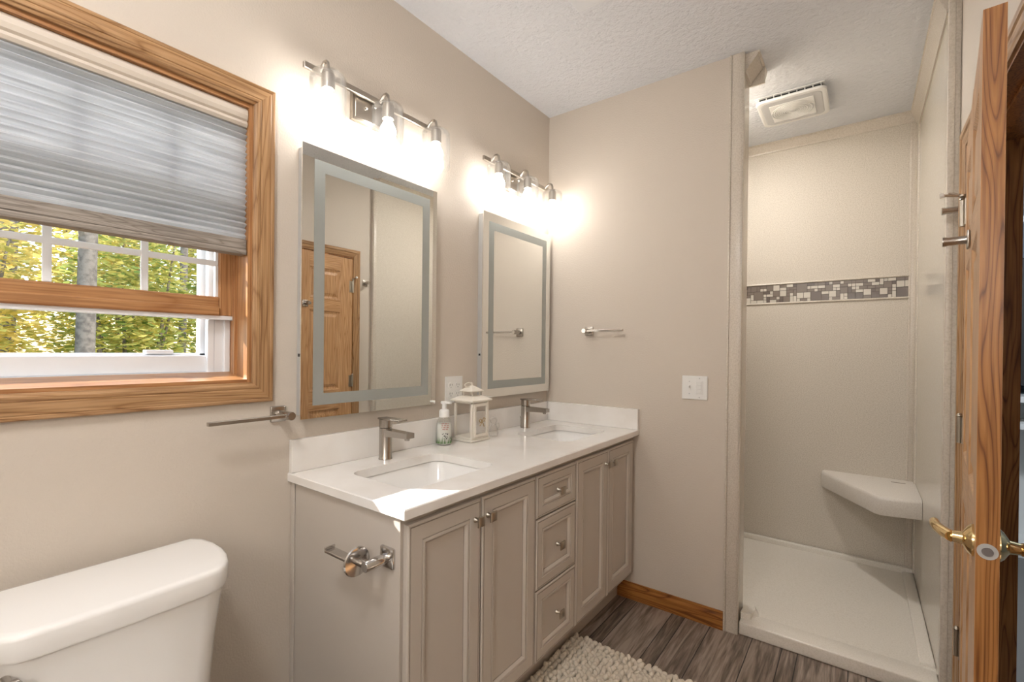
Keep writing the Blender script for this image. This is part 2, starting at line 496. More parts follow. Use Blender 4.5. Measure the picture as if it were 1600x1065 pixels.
# corner post trim of the end wall
bm = bm_new()
box(bm, 1.012, 1.022, L-.012, L, 0, H, .003); box(bm, 1.022, 1.072, L-.008, L, 0, H, .002); box(bm, 1.066, 1.076, L-.008, L+.012, 0, H, .003)
trim('trim_1', bm, 'crown', 'speckled cream corner trim running up the end wall edge')
# edge trim of the right shower panel
bm = bm_new(); box(bm, PX-.003, PX+.017, 2.428, 2.438, 0, H, .003); box(bm, PX-.003, PX+.008, 2.436, 2.462, 0, H, .003); box(bm, PX+.010, RW-.001, 2.434, 2.4395, 0, H, .001)
trim('trim_2', bm, 'crown', 'speckled cream edge trim of the right shower panel')
# back right inside corner trim
bm = bm_new()
lathe(bm, [(.008, .08), (.008, H-.07)], 12, 'Z', (PX-.032, SYB, 0)); box(bm, PX-.030, PX, SYB-.007, SYB, .08, H-.07, .002)
box(bm, PX-.007, PX, SYB-.05, SYB, .08, H-.07, .002); lathe(bm, [(.008, .08), (.008, H-.07)], 12, 'Z', (PX, SYB-.052, 0))
trim('trim_3', bm, 'crown', 'cream corner moulding in the back right corner of the shower')
# crowns
def crown_prof(p, h): return [(0, -h), (p*.16, -h), (p*.2, -h*.86), (p*.85, -h*.22), (p*.88, -h*.12), (p, -h*.1), (p, 0), (0, 0)]
def extr(bm, prof, f, a, b):
    loft(bm, [[Vector(f(d, z, t)) for d, z in prof] for t in (a, b)]); return bm
bm = bm_new(); extr(bm, crown_prof(.030, .062), lambda d, z, t: (t, SYB-d, H+z), SXL, PX)
trim('trim_4', bm, 'crown', 'speckled crown moulding along the back shower wall', False)
bm = bm_new(); extr(bm, crown_prof(.040, .095), lambda d, z, t: (PX-d, t, H+z), 2.462, SYB)
trim('trim_5', bm, 'crown', 'speckled crown moulding along the right shower wall', False)
bm = bm_new(); extr(bm, crown_prof(.068, .085), lambda d, z, t: (1.066+d, t, H+z), L+.02, L+.16)
extr(bm, crown_prof(.068, .085), lambda d, z, t: (t, L+.168+d, H+z), SXL, 1.134)
trim('trim_6', bm, 'crown', 'speckled crown moulding wrapping the inner side of the end wall', False)

# mosaic band on the back wall
mz0, mz1 = 1.667, 1.783
bm = bm_new(); n_r = 6; u = (mz1-mz0)/n_r
cols = int((PX-.034-SXL)/u)+1
occ = [[0]*n_r for _ in range(cols)]
rnd = random.Random(11)
for c in range(cols):
    for r in range(n_r):
        if occ[c][r]: continue
        opts = [(2, 2)]*4+[(3, 3)]*2+[(2, 1)]*4+[(1, 2)]*3+[(1, 1)]*5
        rnd.shuffle(opts)
        for wd, ht in opts+[(1, 1)]:
            if c+wd <= cols and r+ht <= n_r and all(not occ[c+i][r+j] for i in range(wd) for j in range(ht)): break
        for i in range(wd):
            for j in range(ht): occ[c+i][r+j] = 1
        mi = rnd.choice([0, 0, 1, 2, 2] if wd*ht > 1 else [0, 1, 2, 2, 3])
        g = .0012; x0 = SXL+c*u; z0 = mz0+r*u
        box(bm, x0+g, min(x0+wd*u, PX-.034)-g, SYB-.003, SYB+.010, z0+g, z0+ht*u-g, mi=mi)
box(bm, SXL, PX-.034, SYB+.004, SYB+.011, mz0-.007, mz1+.007, mi=4)
M['t0'] = mat('tile_taupe', (.21, .175, .15), .2); M['t1'] = mat('tile_grey', (.15, .125, .11), .2)
M['t2'] = mat('tile_cream', (.60, .56, .49), .2); M['t3'] = mat('tile_pearl', (.50, .46, .41), .2); M['grout'] = mat('grout', (.09, .075, .06), .9)
mo = struct('trim_7', bm, ['t0', 't1', 't2', 't3', 'grout'], 'mosaic tile band in taupe, cream and grey across the shower back wall')
bm = bm_new()
for z in (mz0-.006, mz1+.007): tube(bm, [(SXL, SYB-.002, z), (PX-.036, SYB-.002, z)], .0065, 10)
trim('trim_8', bm, 'crown', 'thin cream pencil liners above and below the mosaic band')

# shower pan
pan = thing('shower_pan', 'cream speckled shower pan with low curb filling the shower floor', 'shower pan', (1.27, 3.0, 0))
bm = bm_new()
cz = .058
# floor sheet with slight dish
rings = []
for ins, z in ((.0, cz), (.005, cz), (.07, cz-.004), (.30, .050)):
    rings.append([(SXL+ins, L+.10+ins, z), (PX-ins*.9, L+.10+ins, z), (PX-ins*.9, SYB-ins, z), (SXL+ins, SYB-ins, z)])
vr = [[bm.verts.new(p) for p in r] for r in rings]
for a, b in zip(vr, vr[1:]): ring_bridge(bm, a, b)
bm.faces.new(vr[-1])
part('pan_floor', bm, 'pan', pan, smooth=True, auto=60)
bm = bm_new(); box(bm, 1.078, PX-.0008, L+.008, L+.12, 0, cz+.001, .006, 3); part('curb', bm, 'pan', pan, smooth=True)
bm = bm_new(); box(bm, SXL+.01, PX-.002, SYB-.030, SYB-.002, .05, .088, .006, 3)
part('back_ledge', bm, 'pan', pan, smooth=True)
bm = bm_new(); box(bm, PX-.050, PX-.001, L+.14, SYB-.03, .05, .070, .005, 3)
part('side_ledge', bm, 'pan', pan, smooth=True)
bm = bm_new()
loft(bm, [[(1.078, L+.05, z), (1.120, L+.06, z), (1.150-.02*(z > .07), L+.115, z), (1.140-.02*(z > .07), L+.16, z), (1.078, L+.19, z)] for z in (.05, .085)])
part('corner_dam', bm, 'pan', pan)

# seat
seat = thing('corner_bench', 'cream solid corner bench floating in the back right shower corner', 'bench', (PX, SYB, .49))
def seat_ring(ins, z):
    P = [(1.334+ins, SYB-.001), (1.334+ins, SYB-.050), (1.345+ins, SYB-.066), (1.59, 3.128+ins), (1.615, 3.112+ins), (PX-.001, 3.150+ins), (PX-.001, SYB-.001)]
    return [(x, y, z) for x, y in P]
bm = bm_new(); loft(bm, [seat_ring(.02, .489), seat_ring(.004, .493), seat_ring(0, .500), seat_ring(0, .572), seat_ring(.004, .584), seat_ring(.014, .590)])
part('seat_slab', bm, 'seat', seat, smooth=True, auto=50)
bm = bm_new(); box(bm, PX-.11, PX-.045, SYB-.095, SYB-.085, .5895, .5915, .001, 1)
part('drain_slot', bm, 'cab_groove', seat, label='dark drain slot in the bench top')

# fan on the shower ceiling
fan = thing('exhaust_fan', 'white square exhaust fan with speaker grille on the shower ceiling', 'fan', (1.205, 3.075, H))
def rr(ins, z): return rrect(1.04+ins, 1.37-ins, 2.905+ins, 3.245-ins, .035, z)
bm = bm_new(); loft(bm, [rr(.004, H-.024), rr(0, H-.028), rr(.002, H-.038), rr(.012, H-.042), rr(.022, H-.039)], cap=(True, True))
part('cover_frame', bm, 'white', fan, smooth=True)
bm = bm_new(); loft(bm, [rr(.022, H-.039), rr(.026, H-.041)], cap=(False, True)); part('cover_panel', bm, 'fan_grey', fan)
bm = bm_new(); gx0, gx1, gy0, gy1 = 1.10, 1.31, 2.965, 3.18
box(bm, gx0, gx1, gy0, gy1, H-.045, H-.040, .001, 1)
for i in range(9):
    R = .018+.0105*i
    ring = [(1.205+R*math.cos(a), 3.0725+R*math.sin(a), H-.0465) for a in [2*PI*k/32 for k in range(33)]]
    tube(bm, ring, .0028, 6, cap=False)
part('speaker_grille', bm, 'white', fan, smooth=True)
bm = bm_new(); lathe(bm, [(.014, H-.049), (.016, H-.045)], 20, 'Z', (1.205, 3.0725, 0)); part('center_cap', bm, 'fan_grey', fan, label='grey center cap')
bm = bm_new()
box(bm, 1.06, 1.35, 2.93, 3.22, H-.024, H-.0005)
part('housing', bm, 'dark', fan, label='dark housing seen between the fins')
bm = bm_new()
box(bm, 1.05, 1.36, 2.915, 3.235, H-.006, H-.0004)
part('mounting_plate', bm, 'white', fan)
for i in range(9):
    bm = bm_new(); box(bm, 1.055+i*.036, 1.059+i*.036, 2.92, 2.93, H-.026, H-.0055); part('fin', bm, 'white', fan)

# ------------------------------------------------------------------ ceiling vent + added unseen fill lights
vent = thing('ceiling_vent', 'white flat vent cover on the ceiling near the top edge', 'vent', (.725, 1.58, H))
bm = bm_new(); box(bm, .574, .874, 1.435, 1.735, H-.008, H-.0005, .003, 2); part('cover', bm, 'ventwhite', vent)
bm = bm_new(); box(bm, .590, .858, 1.451, 1.719, H-.012, H-.008, .002, 2); part('inner_panel', bm, 'ventwhite', vent)
cl = thing('ceiling_fill_light', 'added unseen dome fill light on the ceiling', 'fill lamp', (1.0, -.25, H))  # added out of view to brighten the whole room
bm = bm_new(); lathe(bm, [(.10, H-.0005), (.10, H-.03), (.17, H-.04), (.17, H-.05)], 40, 'Z', (1.0, -.25, 0)); part('canopy', bm, 'nickel', cl, smooth=True)
bm = bm_new(); lathe(bm, [(.165, H-.051), (.18, H-.07), (.18, H-.11), (.15, H-.145), (.09, H-.165), (.03, H-.172)], 40, 'Z', (1.0, -.25, 0)); part('dome', bm, emit('fill_dome_glow', (1, .98, .96), 31), cl, smooth=True, label='glowing dome added for fill light')
wl = thing('wall_fill_globe', 'added unseen globe fill light on the wall opposite the end wall', 'wall lamp', (1.45, YB, 1.75))  # added out of view, frontal fill for the vanity
bm = bm_new(); lathe(bm, [(.07, YB+.0005), (.07, YB+.02), (.04, YB+.03), (.04, YB+.05)], 28, 'Y', (1.45, 0, 1.75)); part('wall_plate', bm, 'nickel', wl, smooth=True)
bm = bm_new(); lathe(bm, [(.04, YB+.05)]+[(.15*math.sin(a), YB+.195-.15*math.cos(a)) for a in [.28+.2*k for k in range(15)]], 36, 'Y', (1.45, 0, 1.75)); part('globe', bm, emit('fill_globe_glow', (1, .985, .97), 17), wl, smooth=True, label='glowing globe added for fill light')
rl = thing('shower_fill_light', 'added unseen round fill light at the hidden end of the shower ceiling', 'fill lamp', (.88, 2.84, H))  # ring around the added shower fill lamp, out of view
bm = bm_new(); lathe(bm, [(.095, H-.0005), (.095, H-.006), (.075, H-.010), (.073, H-.0005)], 32, 'Z', (.88, 2.84, 0), cap=False); part('trim_ring', bm, 'white', rl, smooth=True)

# ------------------------------------------------------------------ baseboards
def base_prof(h): return [(0, 0), (.012, 0), (.012, h*.72), (.010, h*.8), (.008, h*.86), (.007, h), (0, h)]
bm = bm_new(); extr(bm, base_prof(.088), lambda d, z, t: (t, L-d, z), .476, 1.012)
struct('baseboard_end', bm, 'base', 'reddish oak baseboard on the end wall')
bm = bm_new(); extr(bm, base_prof(.088), lambda d, z, t: (d, t, z), YB, .80)
struct('baseboard_left', bm, 'oakY', 'oak baseboard on the window wall')
bm = bm_new(); extr(bm, base_prof(.088), lambda d, z, t: (RW-d, t, z), YB, DY0-.07)
struct('baseboard_right', bm, 'oakY', 'oak baseboard on the doorway wall')

# ------------------------------------------------------------------ doorway: jamb, casing, door
cas = [(0, 0), (0, .014), (.004, .018), (.022, .018), (.026, .014), (.045, .012), (.050, .010), (.058, .009), (.060, 0)]   # inset from outer edge
d1 = sroot('door_1', (RW, 1.80, 0), 'oak doorway frame around the open door')
fX = lambda u, v, d: (RW-d, u, v)
for nm, sd, ax in (('side_casing', 1, 'oakZ'), ('side_casing', 3, 'oakZ'), ('head_casing', 2, 'oakY')):
    bm = bm_new(); rectloops(bm, fX, DY0-.064, DY1+.064, -.06, DZ+.069, [(a*1.0, b) for a, b in cas], sides=[sd]); part(nm, bm, ax, d1)
bm = bm_new()
box(bm, RW-.002, RW+.13, DY1, DY1+.02, 0, DZ+.02); box(bm, RW+.040, RW+.075, DY1-.012, DY1, 0, DZ)
part('hinge_jamb', bm, 'edge', d1)
bm = bm_new(); box(bm, RW-.002, RW+.13, DY0-.02, DY0, 0, DZ+.02); box(bm, RW+.040, RW+.075, DY0, DY0+.012, 0, DZ)
part('latch_jamb', bm, 'edge', d1)
bm = bm_new(); box(bm, RW-.002, RW+.13, DY0, DY1, DZ, DZ+.02); box(bm, RW+.040, RW+.075, DY0, DY1, DZ-.012, DZ)
part('head_jamb', bm, 'edge', d1)
bm = bm_new(); fH = lambda u, v, d: (RW+.115+d, u, v)
rectloops(bm, fH, DY0-.064, DY1+.064, -.06, DZ+.069, [(a*1.0, b) for a, b in cas], sides=[1, 2, 3]); part('hall_casing', bm, 'edge', d1)

# door leaf, local: x from hinge to latch, y = 0 room face .. -.035 hall face
HX, HY = 1.808, 2.249
ang = math.atan2(1.356-HY, 1.717-HX)
door = thing('oak_door', 'six-panel oak door standing ajar in the doorway', 'door', (HX, HY, 0), ang, local=True)
W, TH, Z0, Z1 = .898, .035, .012, 2.038
# room face is on the side of -X: local -y? the direction ang points to -Y; local +y = rot90 -> +X ; so room face = local -y side
y_room, y_hall = 0.0, TH
rails = [(Z0, .25), (.865, 1.01), (1.61, 1.70), (1.93, Z1)]
stiles = [(.003, .115), (.39, .508), (.783, W)]
bm = bm_new()
for a, b in stiles: box(bm, a, b, y_room, y_hall, Z0, Z1)
part('stile', bm, ['doorZ'], door)
bm = bm_new(); box(bm, W-.0002, W+.0006, y_room+.0005, y_hall-.0005, Z0, Z1); part('latch_edge', bm, 'edge', door, label='darker oak latch edge')
for a, b in rails:
    bm = bm_new()
    box(bm, .1149, .3901, y_room+.0004, y_hall-.0004, a, b); box(bm, .5079, .7831, y_room+.0004, y_hall-.0004, a, b)
    part('rail', bm, 'doorX', door)
for (a, b) in ((.115, .39), (.508, .783)):
    for (z0, z1) in ((.25, .865), (1.01, 1.61), (1.70, 1.93)):
        bm = bm_new()
        pr = [(0, 0), (.008, -.007), (.018, -.010), (.024, -.010), (.045, -.003), (.2, -.003)][:5]
        rectloops(bm, lambda u, v, d: (u, y_room-d, v), a, b, z0, z1, pr, fill=True)
        rectloops(bm, lambda u, v, d: (u, y_hall+d, v), a, b, z0, z1, pr, fill=True)
        part('panel', bm, 'doorZ', door, weld=True)
# hinges
for zc in (.33, 1.07, 1.82):
    bm = bm_new()
    lathe(bm, [(.0075, -.045), (.0075, .045)], 14, 'Z', (0.002, -.008, zc)); box(bm, .0, .032, -.0025, .0, zc-.045, zc+.045)
    for k in range(2): lathe(bm, [(.0082, -.001), (.0082, .001)], 14, 'Z', (.002, -.008, zc-.015+.03*k))
    h = part('hinge', bm, 'bronze', door, smooth=True)
    bm = bm_new(); lathe(bm, [(.004, .045), (.0085, .048), (.006, .055), (.002, .058)], 12, 'Z', (.002, -.008, zc)); part('hinge_pin', bm, 'bronze', h, smooth=True)
bm = bm_new(); zt = 1.878
lathe(bm, [(.010, 0), (.010, .006)], 14, 'Z', (.002, -.008, zt)); tube(bm, [(.002, -.008, zt+.003), (.012, -.055, zt+.010)], .0045, 10)
tube(bm, [(.002, -.008, zt+.003), (-.004, -.03, zt+.016), (.0, -.045, zt+.018)], .004, 10)
st = part('door_stop', bm, 'bronze', door, smooth=True)
bm = bm_new(); lathe(bm, [(.008, 0), (.009, .006), (.006, .012)], 12, 'Y', (.012, -.066, zt+.011)); part('rubber_tip', bm, 'white', st, smooth=True, label='white rubber tip')
# lever handles
def lever(sign, name):
    bm = bm_new(); zc = .930; xc = W-.064
    y0 = y_room if sign < 0 else y_hall
    lathe(bm, [(.034, 0), (.034, .004*1), (.028, .010), (.014, .018), (.012, .034), (.014, .037)] if sign > 0 else [(.034, 0), (.034, -.004), (.028, -.010), (.014, -.018), (.012, -.034), (.014, -.037)], 24, 'Y', (xc, y0, zc))
    s = sign
    tube(bm, [(xc+.006, y0+s*.036, zc), (xc-.015, y0+s*.046, zc), (xc-.045, y0+s*.057, zc), (xc-.070, y0+s*.063, zc+.001), (xc-.088, y0+s*.064, zc+.002), (xc-.092, y0+s*.064, zc+.002)],
         [.011, .012, .011, .010, .009, .005], 14)
    return part(name, bm, 'brass', door, smooth=True, label='polished brass lever handle')
lever(-1, 'door_handle'); lever(1, 'door_handle')
bm = bm_new(); lathe(bm, [(.016, 0), (.016, .002)], 20, 'X', (W, TH/2, .93)); lp = part('latch_plate', bm, 'lightgrey', door, label='round steel latch plate')
bm = bm_new(); lathe(bm, [(.009, .002), (.009, .004)], 16, 'X', (W, TH/2, .93)); part('latch_bolt', bm, 'door_slot', lp, label='dark latch bolt')

# robe hooks
def robe_hook(name, label, loc, rotz):
    t = thing(name, label, 'hook', loc, rotz, 'robe hooks', local=True)     # local +x = out of the surface
    bm = bm_new(); box(bm, 0, .007, -.024, .024, -.024, .024, .003, 2); part('plate', bm, 'nickel', t, smooth=True)
    bm = bm_new(); lathe(bm, [(.012, .006), (.0115, .012), (.0115, .044), (.0135, .052), (.0135, .056)], 18, 'X', (0, 0, 0))
    part('peg', bm, 'nickel', t, smooth=True)
    return t
u_ = Vector((math.cos(ang), math.sin(ang)))
hk = Vector((HX, HY))+u_*.430
nrm = Vector((u_.y, -u_.x))   # room side
robe_hook('robe_hook', 'brushed nickel robe hook on the upper center of the oak door', (hk.x+nrm.x*.0008, hk.y+nrm.y*.0008, 1.652), math.atan2(nrm.y, nrm.x))
robe_hook('robe_hook', 'brushed nickel robe hook on the wall between door and shower', (RW, 2.368, 1.862), PI)

# ------------------------------------------------------------------ window
win = sroot('window_1', (0, .135, WZ0), 'oak-trimmed window over the toilet with raised lower sash')
for nm, sd, ax in (('casing', 0, 'oakY'), ('casing', 1, 'oakZ'), ('casing', 2, 'oakY'), ('casing', 3, 'oakZ')):
    bm = bm_new()
    prof = [(0, 0), (0, .016), (.003, .018), (.009, .018), (.011, .0160), (.014, .017), (.040, .017), (.042, .0145), (.045, .0160), (.053, .0155), (.056, .012), (.062, .009), (.062, 0)]
    rectloops(bm, lambda u, v, d: (d, u, v), WY0-.062, WY1+.062, WZ0-.062, WZ1+.062, prof, sides=[sd]); part(nm, bm, ax, win)
bm = bm_new()
for y0, y1 in ((WY1-.012, WY1), (WY0, WY0+.012)):
    box(bm, -.16, 0, y0, y1, WZ0, WZ1)
    box(bm, -.085, -.070, y0-.008 if y0 > 0 else y0, y1 if y0 > 0 else y1+.008, WZ0, WZ1)
part('jamb', bm, 'pineZ', win)
bm = bm_new(); box(bm, -.16, 0, WY0+.012, WY1-.012, WZ1-.012, WZ1); part('head_jamb', bm, 'pineY', win)
bm = bm_new()
loft(bm, [[(0, y, WZ0-.001), (0, y, WZ0+.010), (-.115, y, WZ0+.030), (-.115, y, WZ0-.001)] for y in (WY0+.012, WY1-.012)])
part('window_sill', bm, 'pineY', win)
# raised lower sash
SY0, SY1 = WY0+.012, .678
bm = bm_new(); box(bm, -.125, -.088, SY1-.045, SY1, 1.428, 2.07, .003, 1); box(bm, -.125, -.088, SY0, SY0+.045, 1.428, 2.07, .003, 1)
sash = part('sash', bm, 'pineZ', win)
bm = bm_new(); box(bm, -.125, -.088, SY0+.045, SY1-.045, 1.452, 1.487, .003, 1); box(bm, -.125, -.080, SY0+.045, SY1-.045, 1.428, 1.456, .004, 1)
part('sash_rail', bm, 'pineY', sash)
bm = bm_new(); box(bm, -.125, -.09, SY0, SY1, 1.416, 1.428); box(bm, -.112, -.100, SY1-.053, SY1-.045, 1.487, 2.07); part('weather_strip', bm, 'vinyl', sash, label='white vinyl strip')
bm = bm_new(); box(bm, -.108, -.104, SY0+.04, SY1-.04, 1.48, 2.07); part('pane', bm, 'clear', sash)
bm = bm_new()
for y in (.442, .242, .042, -.158): box(bm, -.103, -.097, y-.009, y+.009, 1.487, 2.07, .002, 1)
for z in (1.592, 1.83): box(bm, -.1025, -.0975, SY0+.045, SY1-.045, z-.009, z+.009, .002, 1)
part('muntin', bm, 'vinyl', sash, label='white window grille')
# exterior vinyl frame and storm sash
bm = bm_new()
box(bm, -.20, -.128, WY1-.055, WY1, WZ0-.02, WZ1); box(bm, -.20, -.128, WY0, WY0+.055, WZ0-.02, WZ1)
box(bm, -.150, -.128, WY1-.075, WY1-.055, WZ0, WZ1, .002, 1); box(bm, -.145, -.118, WY1-.030, WY1-.012, WZ0, WZ1, .002, 1); box(bm, -.190, -.160, WY1-.085, WY1-.055, WZ0, WZ1)
box(bm, -.190, -.150, WY0+.055, WY1-.055, 1.80, 1.862)
part('outer_frame', bm, 'vinyl', win, label='white vinyl outer frame')
bm = bm_new(); box(bm, -.20, -.115, WY0+.055, WY1-.055, WZ0-.02, WZ0+.030)
box(bm, -.175, -.140, WY0+.055, WY1-.055, WZ0+.030, WZ0+.083, .003, 1); box(bm, -.180, -.160, WY0+.055, WY1-.055, WZ0+.078, WZ0+.090, .002, 1)
box(bm, -.178, -.150, .46, .53, WZ0+.086, WZ0+.099, .002, 1)
part('outer_sill', bm, 'vinyl', win, label='white vinyl outer sill')

# cellular shade
sh = thing('cellular_shade', 'grey pleated window shade lowered over the upper half of the oak window', 'window shade', (-.02, .135, 2.07))
by0, by1 = WY0+.014, WY1-.014
bm = bm_new()
prof = [(-.055, 2.072), (-.012, 2.072), (-.003, 2.062), (-.001, 2.048), (-.004, 2.036), (-.010, 2.030), (-.055, 2.030)]
loft(bm, [[(x, y, z) for x, z in prof] for y in (by0, by1)]); part('headrail', bm, 'valence', sh)
bm = bm_new(); prof = [(-.040, 2.029), (-.006, 2.029), (-.003, 2.020), (-.008, 2.012), (-.040, 2.012)]
loft(bm, [[(x, y, z) for x, z in prof] for y in (by0, by1)]); part('top_rail', bm, 'valence', sh)
bm = bm_new(); z = 2.012; ringsF = []; n = 19; dz = (2.012-1.665)/n
zz = []
for i in range(n):
    zz += [(-.019, z), (-.006+.002*math.sin(i*1.7), z-dz*.5)]; z -= dz
zz.append((-.017, z))
a = [bm.verts.new((x, by0, z)) for x, z in zz]; b = [bm.verts.new((x, by1, z)) for x, z in zz]
ring_bridge(bm, a, b, closed=False)
a = [bm.verts.new((-.040-x-.004, by0, z)) for x, z in zz]; b = [bm.verts.new((-.040-x-.004, by1, z)) for x, z in zz]
ring_bridge(bm, a, b, closed=False)
part('pleated_fabric', bm, 'fabric', sh)
bm = bm_new(); box(bm, -.040, -.004, by0, by1, 1.632, 1.665, .003, 2); box(bm, -.042, -.002, by0, by1, 1.616, 1.632, .003, 2)
part('bottom_rail', bm, ['rail'], sh, label='grey brown bottom rail')

# ------------------------------------------------------------------ LED mirrors
def make_mirror(yc, label):
    t = thing('wall_mirror', label, 'mirror', (0, yc, 1.0525+.5), 0, 'lighted mirrors over the vanity')
    y0, y1, z0, z1 = yc-.309, yc+.309, 1.091, 2.014
    bm = bm_new(); box(bm, .0005, .036, y0+.008, y1-.012, z0+.010, z1-.010, .002, 1); c = part('case', bm, 'lightgrey', t, label='pale grey metal case')
    bm = bm_new(); box(bm, .012, .022, y0+.006, y0+.010, 1.30, 1.31); part('power_button', bm, 'dark', c, label='small dark button')
    bm = bm_new(); box(bm, .036, .042, y0, y1, z0, z1); g = part('mirror_glass', bm, 'mirror', t)
    bm = bm_new()
    rectloops(bm, lambda u, v, d: (d, u, v), y0, y1, z0, z1, [(.043, .0424), (.083, .0424)])
    part('frosted_band', bm, 'frost', t, label='grey green frosted light band')
    return t
mr = make_mirror(1.1395, 'tall lighted mirror with frosted band above the near sink, reflecting the oak door')
dup(mr, (0, 2.075, mr.location.z), 'tall lighted mirror with frosted band above the far sink, reflecting the towel arm')

# ------------------------------------------------------------------ vanity sconces
def make_sconce(yc, label):
    t = thing('vanity_light', label, 'wall lamp', (0, yc, 2.26), 0, 'three-bulb vanity lights')
    ZB = 2.272
    bm = bm_new(); box(bm, .0005, .020, yc-.105, yc+.105, 2.178, 2.298, .003, 2); box(bm, .020, .024, yc-.095, yc+.095, 2.188, 2.288, .002, 1)
    bp_ = part('back_plate', bm, 'nickel_warm', t, smooth=True)
    bm = bm_new(); bm.free()
    for q in (-.05, .05):
        bm = bm_new(); lathe(bm, [(.005, .024), (.006, .030), (.002, .034)], 12, 'X', (0, yc+q, 2.235)); part('screw_cap', bm, 'nickel_warm', bp_, smooth=True)
    bm = bm_new(); box(bm, .032, .045, yc-.307, yc+.307, ZB-.011, ZB+.011, .002, 1); box(bm, .02, .033, yc-.012, yc+.012, ZB-.010, ZB+.010, .002, 1)
    part('bar', bm, 'nickel_warm', t)
    for k in (-1, 0, 1):
        y = yc+.25*k; X = .092
        bm = bm_new()
        tube(bm, [(.042, y, ZB), (.056, y, ZB+.013), (.068, y, ZB+.021), (.080, y, ZB+.021), (.089, y, ZB+.013), (X, y, ZB), (X, y, ZB-.024)], .0055, 10)
        arm = part('arm', bm, 'nickel_warm', t, smooth=True)
        bm = bm_new(); lathe(bm, [(.010, ZB-.018), (.018, ZB-.019), (.018, ZB-.024), (.0215, ZB-.028), (.0220, ZB-.078), (.018, ZB-.080)], 24, 'Z', (X, y, 0))
        part('socket', bm, 'nickel_warm', t, smooth=True)
        bm = bm_new()
        lathe(bm, [(.018, ZB-.020), (.040, ZB-.022), (.052, ZB-.028), (.058, ZB-.038), (.0595, ZB-.060), (.0595, ZB-.182), (.0570, ZB-.1825), (.0570, ZB-.060), (.056, ZB-.042), (.050, ZB-.032), (.039, ZB-.026), (.018, ZB-.024)], 36, 'Z', (X, y, 0), cap=False)
        part('glass_shade', bm, 'seeded', t, smooth=True, label='clear seeded glass shade')
        bm = bm_new()
        lathe(bm, [(.013, ZB-.079), (.015, ZB-.086), (.022, ZB-.100), (.029, ZB-.116), (.030, ZB-.128), (.027, ZB-.142), (.018, ZB-.152), (.006, ZB-.156)], 24, 'Z', (X, y, 0))
        part('light_bulb', bm, 'bulb', t, smooth=True, label='glowing white bulb')
    return t
s1 = make_sconce(1.1395, 'brushed nickel three-shade vanity light above the near mirror')
dup(s1, (0, 2.068, s1.location.z), 'brushed nickel three-shade vanity light above the far mirror beside the corner')

# ------------------------------------------------------------------ vanity
VY0, VY1, VX = .828, L-.003, .553
van = thing('vanity_cabinet', 'greige double vanity cabinet with four doors and three drawers', 'cabinet', (.28, 1.62, 0))
bm = bm_new()
box(bm, .0005, VX-.0201, VY0, VY0+.018, 0.0, .880)                 # near side
box(bm, .0005, VX-.0201, VY1-.018, VY1, .155, .880)
box(bm, .0005, VX-.0201, VY0+.018, VY1-.018, .155, .170)
box(bm, .0005, .012, VY0+.018, VY1-.018, .17, .880)
box(bm, VX-.020, VX, VY0, VY1, .155, .165); box(bm, VX-.020, VX, VY0, VY1, .855, .8802)
for y0, y1 in ((VY0, .85), (1.43, 1.475), (1.74, 1.785), (2.36, VY1)): box(bm, VX-.020, VX, y0, y1, .1651, .8549)
for z in (.430, .698): box(bm, VX-.020, VX, 1.475, 1.74, z-.012, z+.012)
box(bm, .0005, .022, VY0-.006, VY0, 0, .880, .002, 1); box(bm, VX-.024, VX+.002, VY0-.004, VY0-.0002, 0, .880, .001, 1)
part('carcass', bm, 'cab', van)
bm = bm_new(); box(bm, .460, .475, VY0+.018, VY1, 0, .155); part('toe_kick', bm, 'cab', van)
def front(name, y0, y1, z0, z1, st, ky, kz):
    f = lambda u, v, d: (VX+d, u, v)
    bm = bm_new()
    T_ = .020
    pr = [(0, .001), (0, T_-.004), (.004, T_), (.0075, T_-.0002), (.009, T_-.0012), (.0105, T_), (st, T_), (st+.0015, T_-.003), (st+.003, T_-.003), (st+.0045, T_-.0005),
          (st+.012, T_-.0005), (st+.020, T_-.008), (st+.0215, T_-.010), (st+.025, T_-.010)]
    mi = [0]*(len(pr)-1)
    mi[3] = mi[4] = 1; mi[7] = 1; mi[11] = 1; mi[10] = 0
    rectloops(bm, f, y0, y1, z0, z1, pr, fill=True, mis=mi)
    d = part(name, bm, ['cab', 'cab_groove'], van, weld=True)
    bm = bm_new(); x0 = VX+T_
    lathe(bm, [(.009, x0), (.008, x0+.004), (.005, x0+.008), (.005, x0+.018), (.009, x0+.022)], 14, 'X', (0, ky, kz))
    k = .0155
    loft(bm, [[(x0+xx, ky+s*a, kz+s*b) for a, b in ((-1, -1), (1, -1), (1, 1), (-1, 1))] for xx, s in ((.021, k*.8), (.023, k), (.027, k), (.030, k*.75))])
    part('knob', bm, 'bronze', d, smooth=True, label='antique nickel square knob')
    return d
front('cabinet_door', .836, 1.136, .163, .861, .050, 1.108, .800)
front('cabinet_door', 1.143, 1.450, .163, .861, .050, 1.168, .800)
front('drawer', 1.457, 1.757, .702, .861, .038, 1.607, .780)
front('drawer', 1.457, 1.757, .434, .696, .038, 1.607, .565)
front('drawer', 1.457, 1.757, .163, .428, .038, 1.607, .295)
front('cabinet_door', 1.765, 2.069, .163, .861, .050, 2.042, .800)
front('cabinet_door', 2.075, 2.380, .163, .861, .050, 2.102, .800)

